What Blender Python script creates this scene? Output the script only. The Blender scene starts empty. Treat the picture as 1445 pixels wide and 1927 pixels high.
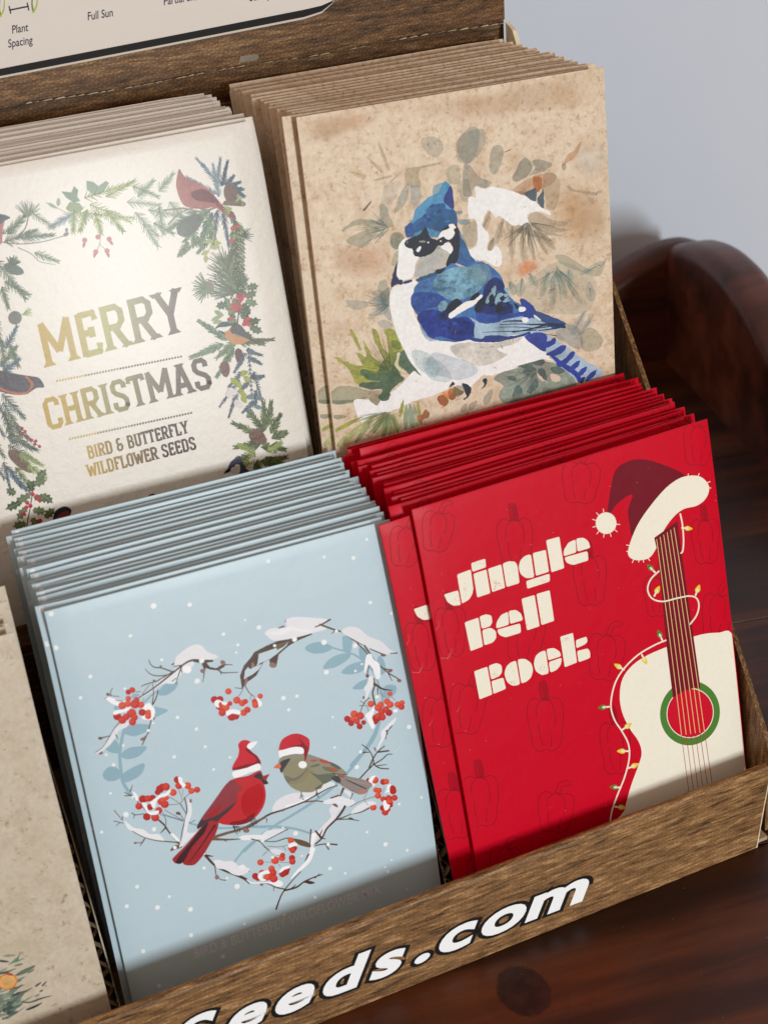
import bpy, bmesh, math, random
import numpy as np
from mathutils import Vector, Matrix
from mathutils.geometry import tessellate_polygon
SC = bpy.context.scene
COL = SC.collection
MM = 0.001
rad = math.radians

# ------------------------------------------------------------------ camera
CAM_ROT = (1.04377, 0.06777, -0.42145)
CAM_LOC = (-104.29313, -242.27222, 288.49848)      # millimetres
FPX = 2778.48                                      # focal length in photo pixels (photo 1445 x 1927)
cam = bpy.data.cameras.new('camera')
camo = bpy.data.objects.new('camera', cam)
COL.objects.link(camo)
camo.location = [c * MM for c in CAM_LOC]
camo.rotation_euler = CAM_ROT
cam.sensor_fit = 'VERTICAL'
cam.sensor_height = 36.0
cam.sensor_width = 36.0
cam.lens = 36.0 * FPX / 1927.0
cam.clip_start = 0.01
cam.clip_end = 50
cam.dof.use_dof = True
cam.dof.focus_distance = 0.40
cam.dof.aperture_fstop = 26.0
SC.camera = camo

# ------------------------------------------------------------------ world + lamps (indoor close-up: no sky, no sun)
world = bpy.data.worlds.new("World")
SC.world = world
world.use_nodes = True
bgn = world.node_tree.nodes['Background']
bgn.inputs['Color'].default_value = (1.0, 0.72, 0.56, 1)
bgn.inputs['Strength'].default_value = 0.36


def area(name, loc, target, sx, sy, power, color):
    l = bpy.data.lights.new(name, 'AREA')
    l.shape = 'RECTANGLE'
    l.size = sx
    l.size_y = sy
    l.energy = power
    l.color = color
    o = bpy.data.objects.new(name, l)
    COL.objects.link(o)
    o.location = loc
    o.rotation_euler = (Vector(target) - Vector(loc)).to_track_quat('-Z', 'Y').to_euler()
    return o


# key: a window in front of the display, a little to the right
kd = Vector((math.sin(rad(10)), -math.cos(rad(10)), math.tan(rad(4.8)))).normalized()
KT = Vector((0.02, 0.05, 0.165))
area('window_light', KT + kd * 2.0, KT, 0.22, 0.58, 28.0, (0.90, 0.98, 1.0))
# soft warm fill from the left side of the room
area('room_light', (-1.4, -0.5, 1.5), (0, 0.1, 0.1), 1.2, 1.2, 6.0, (1.0, 0.9, 0.8))

SC.view_settings.view_transform = 'Standard'
SC.view_settings.look = 'None'
SC.view_settings.gamma = 1
SC.view_settings.exposure = 0.0
SC.view_settings.use_curve_mapping = False
SC.cycles.transparent_max_bounces = 48
SC.cycles.max_bounces = 8
SC.cycles.use_denoising = True


# ------------------------------------------------------------------ helpers
def lin(c, k=1.0):
    if isinstance(c, str):
        c = tuple(int(c[i:i + 2], 16) for i in (0, 2, 4))
    o = []
    for v in c[:3]:
        v = v / 255.0
        o.append((v / 12.92 if v <= 0.04045 else ((v + 0.055) / 1.055) ** 2.4) * k)
    return tuple(o)


def npmat(e):
    rx, ry, rz = e
    cx, sx, cy, sy, cz, sz = math.cos(rx), math.sin(rx), math.cos(ry), math.sin(ry), math.cos(rz), math.sin(rz)
    X = np.array([[1, 0, 0], [0, cx, -sx], [0, sx, cx]])
    Y = np.array([[cy, 0, sy], [0, 1, 0], [-sy, 0, cy]])
    Z = np.array([[cz, -sz, 0], [sz, cz, 0], [0, 0, 1]])
    return X, Y, Z


_X, _Y, _Z = npmat(CAM_ROT)
CAMR = _Z @ _Y @ _X
CAMC = np.array(CAM_LOC)


def ray(px, py):
    return CAMR @ np.array([(px - 722.5) / FPX, -(py - 963.5) / FPX, -1.0])


def hit(px, py, P, N):
    d = ray(px, py)
    return CAMC + d * (((P - CAMC) @ N) / (d @ N))


def link(o):
    COL.objects.link(o)
    return o


def mesh_obj(name, verts, faces, mats, parent=None, midx=None, smooth=False):
    me = bpy.data.meshes.new(name)
    me.from_pydata([tuple(v) for v in verts], [], faces)
    for m in (mats if isinstance(mats, (list, tuple)) else [mats]):
        me.materials.append(m)
    if midx:
        for p, i in zip(me.polygons, midx):
            p.material_index = i
    if smooth:
        for p in me.polygons:
            p.use_smooth = True
    me.update()
    o = bpy.data.objects.new(name, me)
    link(o)
    if parent is not None:
        o.parent = parent
    return o


def empty(name, loc=(0, 0, 0)):
    o = bpy.data.objects.new(name, None)
    o.location = loc
    return link(o)


def tag(o, label=None, cat=None, group=None, kind=None):
    if label: o['label'] = label
    if cat: o['category'] = cat
    if group: o['group'] = group
    if kind: o['kind'] = kind
    return o


def nmat(name):
    m = bpy.data.materials.new(name)
    m.use_nodes = True
    nt = m.node_tree
    return m, nt, nt.nodes['Principled BSDF']


def N(nt, t, **kw):
    n = nt.nodes.new(t)
    for k, v in kw.items():
        if k in ('operation', 'blend_type', 'data_type', 'attribute_name', 'noise_dimensions', 'feature', 'distance',
                 'wave_type', 'bands_direction', 'noise_type', 'clamp'):
            setattr(n, k, v)
        else:
            n.inputs[k].default_value = v
    return n


def ramp(nt, src, stops):
    r = nt.nodes.new('ShaderNodeValToRGB')
    el = r.color_ramp.elements
    while len(el) < len(stops):
        el.new(0.5)
    for e, (p, c) in zip(el, stops):
        e.position = p
        e.color = (*c, 1)
    nt.links.new(src, r.inputs[0])
    return r.outputs[0]


def mixc(nt, a, b, f, mode='MIX'):
    m = nt.nodes.new('ShaderNodeMix')
    m.data_type = 'RGBA'
    m.blend_type = mode
    for s, v in ((m.inputs[0], f), (m.inputs[6], a), (m.inputs[7], b)):
        if hasattr(v, 'is_linked') or hasattr(v, 'links'):
            nt.links.new(v, s)
        elif isinstance(v, (int, float)):
            s.default_value = v
        else:
            s.default_value = (*v, 1)
    return m.outputs[2]


def math_(nt, op, a, b=0.0, c=None):
    m = nt.nodes.new('ShaderNodeMath')
    m.operation = op
    for i, v in enumerate([a, b] + ([c] if c is not None else [])):
        if isinstance(v, (int, float)):
            m.inputs[i].default_value = v
        else:
            nt.links.new(v, m.inputs[i])
    return m.outputs[0]


def coords(nt, scale=(1, 1, 1), rot=(0, 0, 0)):
    tc = nt.nodes.new('ShaderNodeTexCoord')
    mp = nt.nodes.new('ShaderNodeMapping')
    mp.inputs['Scale'].default_value = scale
    mp.inputs['Rotation'].default_value = rot
    nt.links.new(tc.outputs['Object'], mp.inputs[0])
    return mp.outputs[0]


def noise(nt, vec, scale, detail=4, rough=0.6, out='Fac'):
    n = nt.nodes.new('ShaderNodeTexNoise')
    n.inputs['Scale'].default_value = scale
    n.inputs['Detail'].default_value = detail
    n.inputs['Roughness'].default_value = rough
    nt.links.new(vec, n.inputs['Vector'])
    return n.outputs[out]


def bump(nt, b, h, strength, dist):
    n = nt.nodes.new('ShaderNodeBump')
    n.inputs['Strength'].default_value = strength
    n.inputs['Distance'].default_value = dist
    nt.links.new(h, n.inputs['Height'])
    nt.links.new(n.outputs[0], b.inputs['Normal'])


# ---- printed paper: colours come from the mesh's own 'Col' attribute (flat printed inks)
def print_mat(name, rough=0.4, spec=0.5, coat=0.0, coat_rough=0.2, speckle=None, bumps=(), fibre=0.04, metal_from_foil=False,
              coat_patch=None):
    m, nt, b = nmat(name)
    L = nt.links.new
    v = coords(nt)
    col = N(nt, 'ShaderNodeAttribute', attribute_name='Col').outputs['Color']
    al = N(nt, 'ShaderNodeAttribute', attribute_name='Alpha').outputs['Fac']
    wa = N(nt, 'ShaderNodeAttribute', attribute_name='Wash').outputs['Fac']
    # watercolour granulation and pooling, only where Wash > 0
    n1 = noise(nt, v, 90, 4, 0.6)
    n2 = noise(nt, v, 520, 8, 0.8)
    gr = math_(nt, 'ADD', math_(nt, 'MULTIPLY', math_(nt, 'SUBTRACT', n1, 0.5), 2.2), math_(nt, 'MULTIPLY', math_(nt, 'SUBTRACT', n2, 0.5), 2.4))
    k = math_(nt, 'ADD', math_(nt, 'MULTIPLY', gr, wa), 1.0)
    cm = mixc(nt, (0, 0, 0), col, 1.0)
    sc_ = nt.nodes.new('ShaderNodeVectorMath'); sc_.operation = 'SCALE'
    L(col, sc_.inputs[0]); L(k, sc_.inputs['Scale'])
    c = sc_.outputs[0]
    # paper fibre
    f = noise(nt, v, 900, 3, 0.7)
    fk = math_(nt, 'ADD', math_(nt, 'MULTIPLY', math_(nt, 'SUBTRACT', f, 0.5), fibre * 2), 1.0)
    s2 = nt.nodes.new('ShaderNodeVectorMath'); s2.operation = 'SCALE'
    L(c, s2.inputs[0]); L(fk, s2.inputs['Scale'])
    c = s2.outputs[0]
    if speckle:
        for (scale, stops, mode, fac) in speckle:
            sp = ramp(nt, noise(nt, v, scale, 8, 0.72), stops)
            pf = N(nt, 'ShaderNodeAttribute', attribute_name='Foil').outputs['Fac']
            c = mixc(nt, c, sp, math_(nt, 'MULTIPLY', pf, fac), mode)
    L(c, b.inputs['Base Color'])
    ak = math_(nt, 'MULTIPLY', al, math_(nt, 'ADD', math_(nt, 'MULTIPLY', math_(nt, 'MULTIPLY', gr, wa), 0.9), 1.0))
    clampn = nt.nodes.new('ShaderNodeClamp'); L(ak, clampn.inputs[0])
    L(clampn.outputs[0], b.inputs['Alpha'])
    b.inputs['Roughness'].default_value = rough
    b.inputs['Specular IOR Level'].default_value = spec
    b.inputs['Coat Weight'].default_value = coat
    b.inputs['Coat Roughness'].default_value = coat_rough
    if metal_from_foil:
        fo = N(nt, 'ShaderNodeAttribute', attribute_name='Foil').outputs['Fac']
        L(math_(nt, 'MULTIPLY', fo, .35), b.inputs['Metallic'])
    h = None
    for (sc1, amp) in bumps:
        t = math_(nt, 'MULTIPLY', noise(nt, v, sc1, 3, 0.6), amp)
        h = t if h is None else math_(nt, 'ADD', h, t)
    if h is not None:
        bump(nt, b, h, 1.0, 0.001)
    return m


# ---- board printed with a wood picture (long grain along local X) + halftone rosettes
def wood_print(name, tint=1.0, along='X', rosette=0.35, seed=0.0, dark='3f2a17', mid='8a6540', light='bd976a'):
    m, nt, b = nmat(name)
    st = {'X': (34, 330, 330), 'Z': (330, 330, 34), 'Y': (330, 34, 330)}[along]
    v = coords(nt, st)
    ad = nt.nodes.new('ShaderNodeVectorMath'); ad.operation = 'ADD'
    nt.links.new(v, ad.inputs[0]); ad.inputs[1].default_value = (seed, seed * 1.7, seed * .3)
    n1 = noise(nt, ad.outputs[0], .35, 5, 0.6)
    n2 = noise(nt, ad.outputs[0], 4.0, 4, 0.8)
    g = math_(nt, 'ADD', math_(nt, 'MULTIPLY', n1, 0.28), math_(nt, 'MULTIPLY', n2, 0.72))
    c = ramp(nt, g, [(0.37, lin(dark, tint * .7)), (0.44, lin(mid, tint * .6)), (0.52, lin(mid, tint)), (0.62, lin(light, tint))])
    vo = nt.nodes.new('ShaderNodeTexVoronoi')
    vo.inputs['Scale'].default_value = 1250
    vo.inputs['Randomness'].default_value = 0.35
    tc = coords(nt, rot=(rad(38), rad(20), rad(45)))
    nt.links.new(tc, vo.inputs['Vector'])
    dots = ramp(nt, vo.outputs['Distance'], [(0.12, (0.62, .52, .34)), (0.32, (0.36, .30, .22)), (0.55, (.13, .09, .06))])
    c = mixc(nt, c, dots, rosette, 'OVERLAY')
    nt.links.new(c, b.inputs['Base Color'])
    b.inputs['Roughness'].default_value = 0.42
    b.inputs['Specular IOR Level'].default_value = 0.18
    bump(nt, b, math_(nt, 'ADD', math_(nt, 'MULTIPLY', vo.outputs['Distance'], 0.04), math_(nt, 'MULTIPLY', noise(nt, tc, 45, 2, .5), 0.5)), 1.0, 0.0006)
    return m


def plain(name, c, rough=0.6, nscale=0, namp=0.0, bscale=0, bamp=0.0, spec=0.5):
    m, nt, b = nmat(name)
    c = lin(c)
    v = coords(nt)
    if nscale:
        r = ramp(nt, noise(nt, v, nscale, 6, 0.65), [(0.3, tuple(x * (1 - namp) for x in c)), (0.7, tuple(min(1, x * (1 + namp)) for x in c))])
        nt.links.new(r, b.inputs['Base Color'])
    else:
        b.inputs['Base Color'].default_value = (*c, 1)
    b.inputs['Roughness'].default_value = rough
    b.inputs['Specular IOR Level'].default_value = spec
    if bscale:
        bump(nt, b, noise(nt, v, bscale, 3, 0.6), bamp, 0.001)
    return m


# ------------------------------------------------------------------ flat artwork drawn as ink shapes
def crom(P, closed, sub=6):
    P = [np.array(p, float) for p in P]
    n = len(P)
    if n < 3:
        return P
    out = []
    rng = range(n) if closed else range(n - 1)
    for i in rng:
        if closed:
            a, b, c, d = P[(i - 1) % n], P[i], P[(i + 1) % n], P[(i + 2) % n]
        else:
            a, b, c, d = P[max(i - 1, 0)], P[i], P[i + 1], P[min(i + 2, n - 1)]
        for t in range(sub):
            t = t / sub
            out.append(0.5 * ((2 * b) + (-a + c) * t + (2 * a - 5 * b + 4 * c - d) * t * t + (-a + 3 * b - 3 * c + d) * t ** 3))
    if not closed:
        out.append(P[-1])
    return out


class Art:
    """ink shapes in photo coordinates; frame() sets the enlarged crop they were read from"""

    def __init__(s, seed=1):
        s.V = []; s.T = []; s.C = []; s.A = []; s.W = []; s.Z = []; s.F = []
        s.layer = 0; s.cnt = 0; s.boxes = []; s.f = (0, 0, 1.0); s.rnd = random.Random(seed)

    def frame(s, ox, oy, k):
        s.f = (ox, oy, float(k))

    def px(s, p):
        return (s.f[0] + p[0] / s.f[2], s.f[1] + p[1] / s.f[2])

    def _add(s, verts, tris, col, a, w, foil=0.0, newlayer=True):
        """verts already photo px"""
        xs = [v[0] for v in verts]; ys = [v[1] for v in verts]
        bb = (min(xs), min(ys), max(xs), max(ys))
        if newlayer or not s.boxes:
            L_ = 0
            for (b, l) in s.boxes:
                if l > L_ and b[0] < bb[2] and b[2] > bb[0] and b[1] < bb[3] and b[3] > bb[1]: L_ = l
            s.layer = L_ + 1
            s.boxes.append((bb, s.layer))
        else:
            # same run: the run's box grows, and rises above whatever it newly touches
            b, l = s.boxes[-1]
            s.boxes[-1] = ((min(b[0], bb[0]), min(b[1], bb[1]), max(b[2], bb[2]), max(b[3], bb[3])), l)
            L_ = 0
            for (b, l2) in s.boxes[:-1]:
                if l2 > L_ and b[0] < bb[2] and b[2] > bb[0] and b[1] < bb[3] and b[3] > bb[1]: L_ = l2
            if L_ >= s.layer:
                s.layer = L_ + 1; s.boxes.append((bb, s.layer))
        base = len(s.V)
        s.V += [tuple(v) for v in verts]
        s.cnt = (s.cnt + 1) % 9
        s.Z += [s.layer + s.cnt / 10.0] * len(verts)
        cols = col if isinstance(col, list) else [lin(col)] * len(verts)
        s.C += cols
        s.A += [a] * len(verts); s.W += [w] * len(verts); s.F += [foil] * len(verts)
        s.T += [(base + i, base + j, base + k) for i, j, k in tris]

    def fill(s, pts, col, a=1.0, w=0.0, smooth=True, sub=5, foil=0.0, nl=True):
        P = [s.px(p) for p in pts]
        if smooth: P = crom(P, True, sub)
        vs = [Vector((p[0], p[1], 0)) for p in P]
        s._add([(p[0], p[1]) for p in P], tessellate_polygon([vs]), col, a, w, foil, nl)

    def stroke(s, pts, w0, col, w1=None, a=1.0, w=0.0, smooth=True, sub=5, cap=True, nl=True, foil=0.0, closed=False):
        """w0,w1 widths in crop units"""
        P = [np.array(s.px(p)) for p in pts]
        if smooth and len(P) > 2: P = crom(P, closed, sub)
        if closed: P = list(P) + [P[0]]
        w1 = w0 if w1 is None else w1
        h0, h1 = w0 / 2 / s.f[2], w1 / 2 / s.f[2]
        n = len(P); V = []; T = []
        for i, p in enumerate(P):
            d = (P[min(i + 1, n - 1)] - P[max(i - 1, 0)])
            d = d / (np.linalg.norm(d) + 1e-9)
            q = np.array([-d[1], d[0]])
            t = i / max(1, n - 1)
            h = h0 + (h1 - h0) * t
            V += [p + q * h, p - q * h]
            if i: T += [(2 * i - 2, 2 * i - 1, 2 * i), (2 * i - 1, 2 * i + 1, 2 * i)]
        if cap and not closed:
            for (c, e, h) in ((P[0], P[0] - P[1], h0), (P[-1], P[-1] - P[-2], h1)):
                e = e / (np.linalg.norm(e) + 1e-9); q = np.array([-e[1], e[0]])
                b = len(V)
                V += [c + h * (e * math.sin(t) + q * math.cos(t)) for t in [math.pi * j / 6 for j in range(7)]]
                T += [(b, b + j, b + j + 1) for j in range(1, 6)]
        s._add([(v[0], v[1]) for v in V], T, col, a, w, foil, nl)

    def ell(s, x, y, rx, ry=None, rot=0.0, col='ffffff', a=1.0, w=0.0, nl=True, n=20, inner=None):
        ry = rx if ry is None else ry
        c, sn = math.cos(rot), math.sin(rot)
        R = [(x + rx * math.cos(t) * c - ry * math.sin(t) * sn, y + rx * math.cos(t) * sn + ry * math.sin(t) * c) for t in [2 * math.pi * i / n for i in range(n)]]
        if inner is None:
            P = [s.px((x, y))] + [s.px(p) for p in R]
            s._add(P, [(0, 1 + i, 1 + (i + 1) % n) for i in range(n)], col, a, w, 0, nl)
        else:
            R2 = [(x + (p[0] - x) * inner, y + (p[1] - y) * inner) for p in R]
            P = [s.px(p) for p in R] + [s.px(p) for p in R2]
            T = []
            for i in range(n):
                j = (i + 1) % n
                T += [(i, j, n + i), (j, n + j, n + i)]
            s._add(P, T, col, a, w, 0, nl)

    def glyphs(s, text, o, ex, ey, col, a=1.0, size=1.0, offset=0.0, spacing=1.0, shear=0.0, w=0.0, foil=0.0, wscale=1.0):
        """built-in font; o origin, ex = vector of one em along the baseline, ey = one em up (crop units)"""
        cu = bpy.data.curves.new('t', 'FONT')
        cu.body = text; cu.size = 1.0; cu.offset = offset; cu.space_character = spacing; cu.resolution_u = 5; cu.shear = shear
        ob = bpy.data.objects.new('t', cu); COL.objects.link(ob)
        dg = bpy.context.evaluated_depsgraph_get()
        me = ob.evaluated_get(dg).to_mesh()
        me.calc_loop_triangles()
        V = [s.px((o[0] + v.co.x * wscale * ex[0] + v.co.y * ey[0], o[1] + v.co.x * wscale * ex[1] + v.co.y * ey[1])) for v in me.vertices]
        T = [tuple(t.vertices) for t in me.loop_triangles]
        wd = max([v.co.x for v in me.vertices] or [0])
        bpy.data.objects.remove(ob); bpy.data.curves.remove(cu)
        s._add(V, T, col, a, w, foil)
        return wd

    def soft(s, pts, col, a=.5, w=0.0):
        """stain that fades out towards its rim"""
        P = crom([s.px(p) for p in pts], True, 5)
        cx = sum(p[0] for p in P) / len(P); cy = sum(p[1] for p in P) / len(P)
        n = len(P); V = [(cx, cy)]; al = [a]
        for k, q in ((.3, .92), (.55, .62), (.8, .22), (1.0, 0.0)):
            V += [(cx + (p[0] - cx) * k, cy + (p[1] - cy) * k) for p in P]; al += [a * q] * n
        T = [(0, 1 + i, 1 + (i + 1) % n) for i in range(n)]
        for r_ in range(3):
            b = 1 + r_ * n
            for i in range(n):
                j = (i + 1) % n
                T += [(b + i, b + n + i, b + j), (b + j, b + n + i, b + n + j)]
        s._add(V, T, col, a, w)
        s.A[-len(V):] = al

    def bmesh_uv(s, mapping, ucuts=(), vcuts=(), clip=None, dz=1.2e-3):
        """-> list of verts (u,v,z), tris, attributes; cut along the given lines so it can follow a curved sheet"""
        bm = bmesh.new()
        lc = bm.verts.layers.float_vector.new('c'); la = bm.verts.layers.float_vector.new('a'); lz = bm.verts.layers.float.new('z')
        vs = []
        for p, c, a, w, z, f in zip(s.V, s.C, s.A, s.W, s.Z, s.F):
            u, v = mapping(p[0], p[1])
            q = bm.verts.new((u, v, 0)); q[lc] = Vector(c); q[la] = Vector((a, w, f)); q[lz] = z * dz
            vs.append(q)
        for t in s.T:
            if len(set(t)) == 3:
                try: bm.faces.new([vs[i] for i in t])
                except ValueError: pass
        def cut(co, no, out=False):
            bmesh.ops.bisect_plane(bm, geom=bm.verts[:] + bm.edges[:] + bm.faces[:], dist=1e-5, plane_co=co, plane_no=no, clear_outer=out)
        for u in ucuts: cut((u, 0, 0), (1, 0, 0))
        for v in vcuts: cut((0, v, 0), (0, 1, 0))
        if clip:
            cut((clip[0], 0, 0), (-1, 0, 0), True); cut((clip[1], 0, 0), (1, 0, 0), True)
            cut((0, clip[2], 0), (0, -1, 0), True); cut((0, clip[3], 0), (0, 1, 0), True)
        bm.verts.index_update()
        V = [(v.co.x, v.co.y, v[lz]) for v in bm.verts]
        C = [tuple(v[lc]) for v in bm.verts]; A = [tuple(v[la]) for v in bm.verts]
        F = [tuple(v.index for v in f.verts) for f in bm.faces]
        bm.free()
        return V, F, C, A


def set_attrs(me, C, A):
    ca = me.attributes.new('Col', 'FLOAT_COLOR', 'POINT')
    ca.data.foreach_set('color', [x for c in C for x in (c[0], c[1], c[2], 1.0)])
    for i, n in enumerate(('Alpha', 'Wash', 'Foil')):
        at = me.attributes.new(n, 'FLOAT', 'POINT')
        at.data.foreach_set('value', [a[i] for a in A])


# ------------------------------------------------------------------ seed packet
PW, PH = 83.0, 109.0


def sst(a, b, x):
    t = min(1, max(0, (x - a) / (b - a)))
    return t * t * (3 - 2 * t)


NU, NV = 14, 36
KU = [-PW / 2, -PW / 2 + .25] + [-PW / 2 + PW * i / NU for i in range(1, NU)] + [PW / 2 - .25, PW / 2]
KV = [0, .25] + [PH * i / NV for i in range(1, NV)] + [PH - .25, PH]


def _G(v):
    return .75 * sst(0, 45, v) * (1 - sst(60, 105, v)) - 0.75 * max(0.0, (v - 90) / 19.0) ** 2


def _E(u):
    return .10 * (1 - (2 * u / PW) ** 2)


def _pl(knots, fn, x):
    # straight between knots, so every cell of the sheet is a true plane and the inks lie flush on it
    x = min(max(x, knots[0]), knots[-1])
    for i in range(len(knots) - 1):
        if x <= knots[i + 1]:
            t = (x - knots[i]) / (knots[i + 1] - knots[i])
            return fn(knots[i]) * (1 - t) + fn(knots[i + 1]) * t


def front_depth(u, v, fat=1.0):
    """how far the printed face stands in front of the packet's middle plane (mm)"""
    return 0.20 + fat * _pl(KV, _G, v) + _pl(KU, _E, u)


def pack_front_map(pose, fat=1.0):
    x, y, z, yaw, lean, roll = pose
    X, Y, Z = npmat((-lean, roll, yaw))
    R = Z @ X @ Y
    P = np.array([x, y, z])
    nrm = R @ np.array([0, -1.0, 0])
    def f(px, py):
        d = 0.20
        for _ in range(3):
            h = hit(px, py, P + nrm * d, nrm)
            l = R.T @ (h - P)
            d = front_depth(l[0], l[2], fat)
        return (l[0], l[2])
    return f


def packet_mesh(name, pose, art, body_col, mat, fat=0.65, paper=0.0):
    us, vs = KU, KV
    nu = NU
    V = []; F = []
    for j, v in enumerate(vs):
        for i, u in enumerate(us):
            edge = 0.05 if (i in (0, len(us) - 1) or j in (0, len(vs) - 1)) else 0.0
            V.append((u, -(front_depth(u, v, fat) - edge), v))
    n = len(us)
    for j in range(len(vs) - 1):
        for i in range(n - 1):
            a = j * n + i
            F.append((a, a + 1, a + n + 1, a + n))
    nb = len(V)
    for j, v in enumerate(vs):
        for i, u in enumerate(us):
            V.append((u, 0.16 + 0.75 * fat * max(0.0, (v - 90) / 19.0) ** 2, v))
    for j in range(len(vs) - 1):
        for i in range(n - 1):
            a = nb + j * n + i
            F.append((a, a + n, a + n + 1, a + 1))
    m = len(vs)
    for i in range(n - 1):
        F.append((i, nb + i, nb + i + 1, i + 1))
        t = (m - 1) * n + i
        F.append((t, t + 1, nb + t + 1, nb + t))
    for j in range(m - 1):
        a = j * n
        F.append((a, a + n, nb + a + n, nb + a))
        b = j * n + n - 1
        F.append((b, nb + b, nb + b + n, b + n))
    C = [lin(body_col)] * len(V); A = [(1.0, 0.0, paper)] * len(V)
    nbody = len(F)
    if art is not None:
        AV, AF, AC, AA = art.bmesh_uv(pack_front_map(pose, fat), ucuts=us[1:-1], vcuts=vs[1:-1], clip=(-PW / 2 + .3, PW / 2 - .3, .3, PH - .3))
        b = len(V)
        V += [(u, -(front_depth(u, v, fat) + 0.004 + z), v) for u, v, z in AV]
        for f in AF:
            p = [AV[i] for i in f]
            ar = sum(p[i][0] * p[(i + 1) % len(p)][1] - p[(i + 1) % len(p)][0] * p[i][1] for i in range(len(p)))
            if abs(ar) < 1e-7: continue
            F.append(tuple(b + i for i in (f if ar > 0 else f[::-1])))
        C += AC; A += AA
    me = bpy.data.meshes.new(name)
    me.from_pydata([(a * MM, b_ * MM, c * MM) for a, b_, c in V], [], F)
    me.materials.append(mat)
    set_attrs(me, C, A)
    sm = [True] * len(me.polygons)
    for i in range(nu * 0 + 0, len(sm)):
        sm[i] = True
    me.polygons.foreach_set('use_smooth', sm)
    me.update()
    try:
        me.set_sharp_from_angle(angle=rad(50))
    except Exception:
        pass
    return me


def variants(me, n, seed, amp=.35):
    """the same packet, handled: slightly bowed and with a soft corner"""
    out = []
    r = random.Random(seed)
    base = np.empty(len(me.vertices) * 3)
    me.vertices.foreach_get('co', base)
    base = base.reshape(-1, 3)
    for k in range(n):
        m2 = me.copy()
        c = base.copy() / MM
        u = c[:, 0] / (PW / 2); v = c[:, 2] / PH
        a, ph, b_, cn = r.uniform(-amp, amp), r.uniform(0, 6.3), r.uniform(-amp, amp), r.choice((-1, 1))
        c[:, 1] += a * np.sin(u * 2.2 + ph) * v ** 2 + b_ * u * v ** 3 * .8
        w = np.clip(u * cn - .72, 0, 1) * np.clip(v - .90, 0, 1) / (.28 * .1)
        c[:, 1] += r.uniform(-.1, 1.1) * w ** 1.5
        c[:, 2] -= r.uniform(0, .35) * w
        m2.vertices.foreach_set('co', (c * MM).ravel())
        m2.update()
        out.append(m2)
    return out


def place(name, me, pose):
    o = bpy.data.objects.new(name, me)
    link(o)
    x, y, z, yaw, lean, roll = pose
    o.location = (x * MM, y * MM, z * MM)
    X, Y, Z = npmat((-lean, roll, yaw))
    R = Z @ X @ Y
    o.rotation_euler = Matrix([list(r) for r in R]).to_euler('XYZ')
    return o


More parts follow.
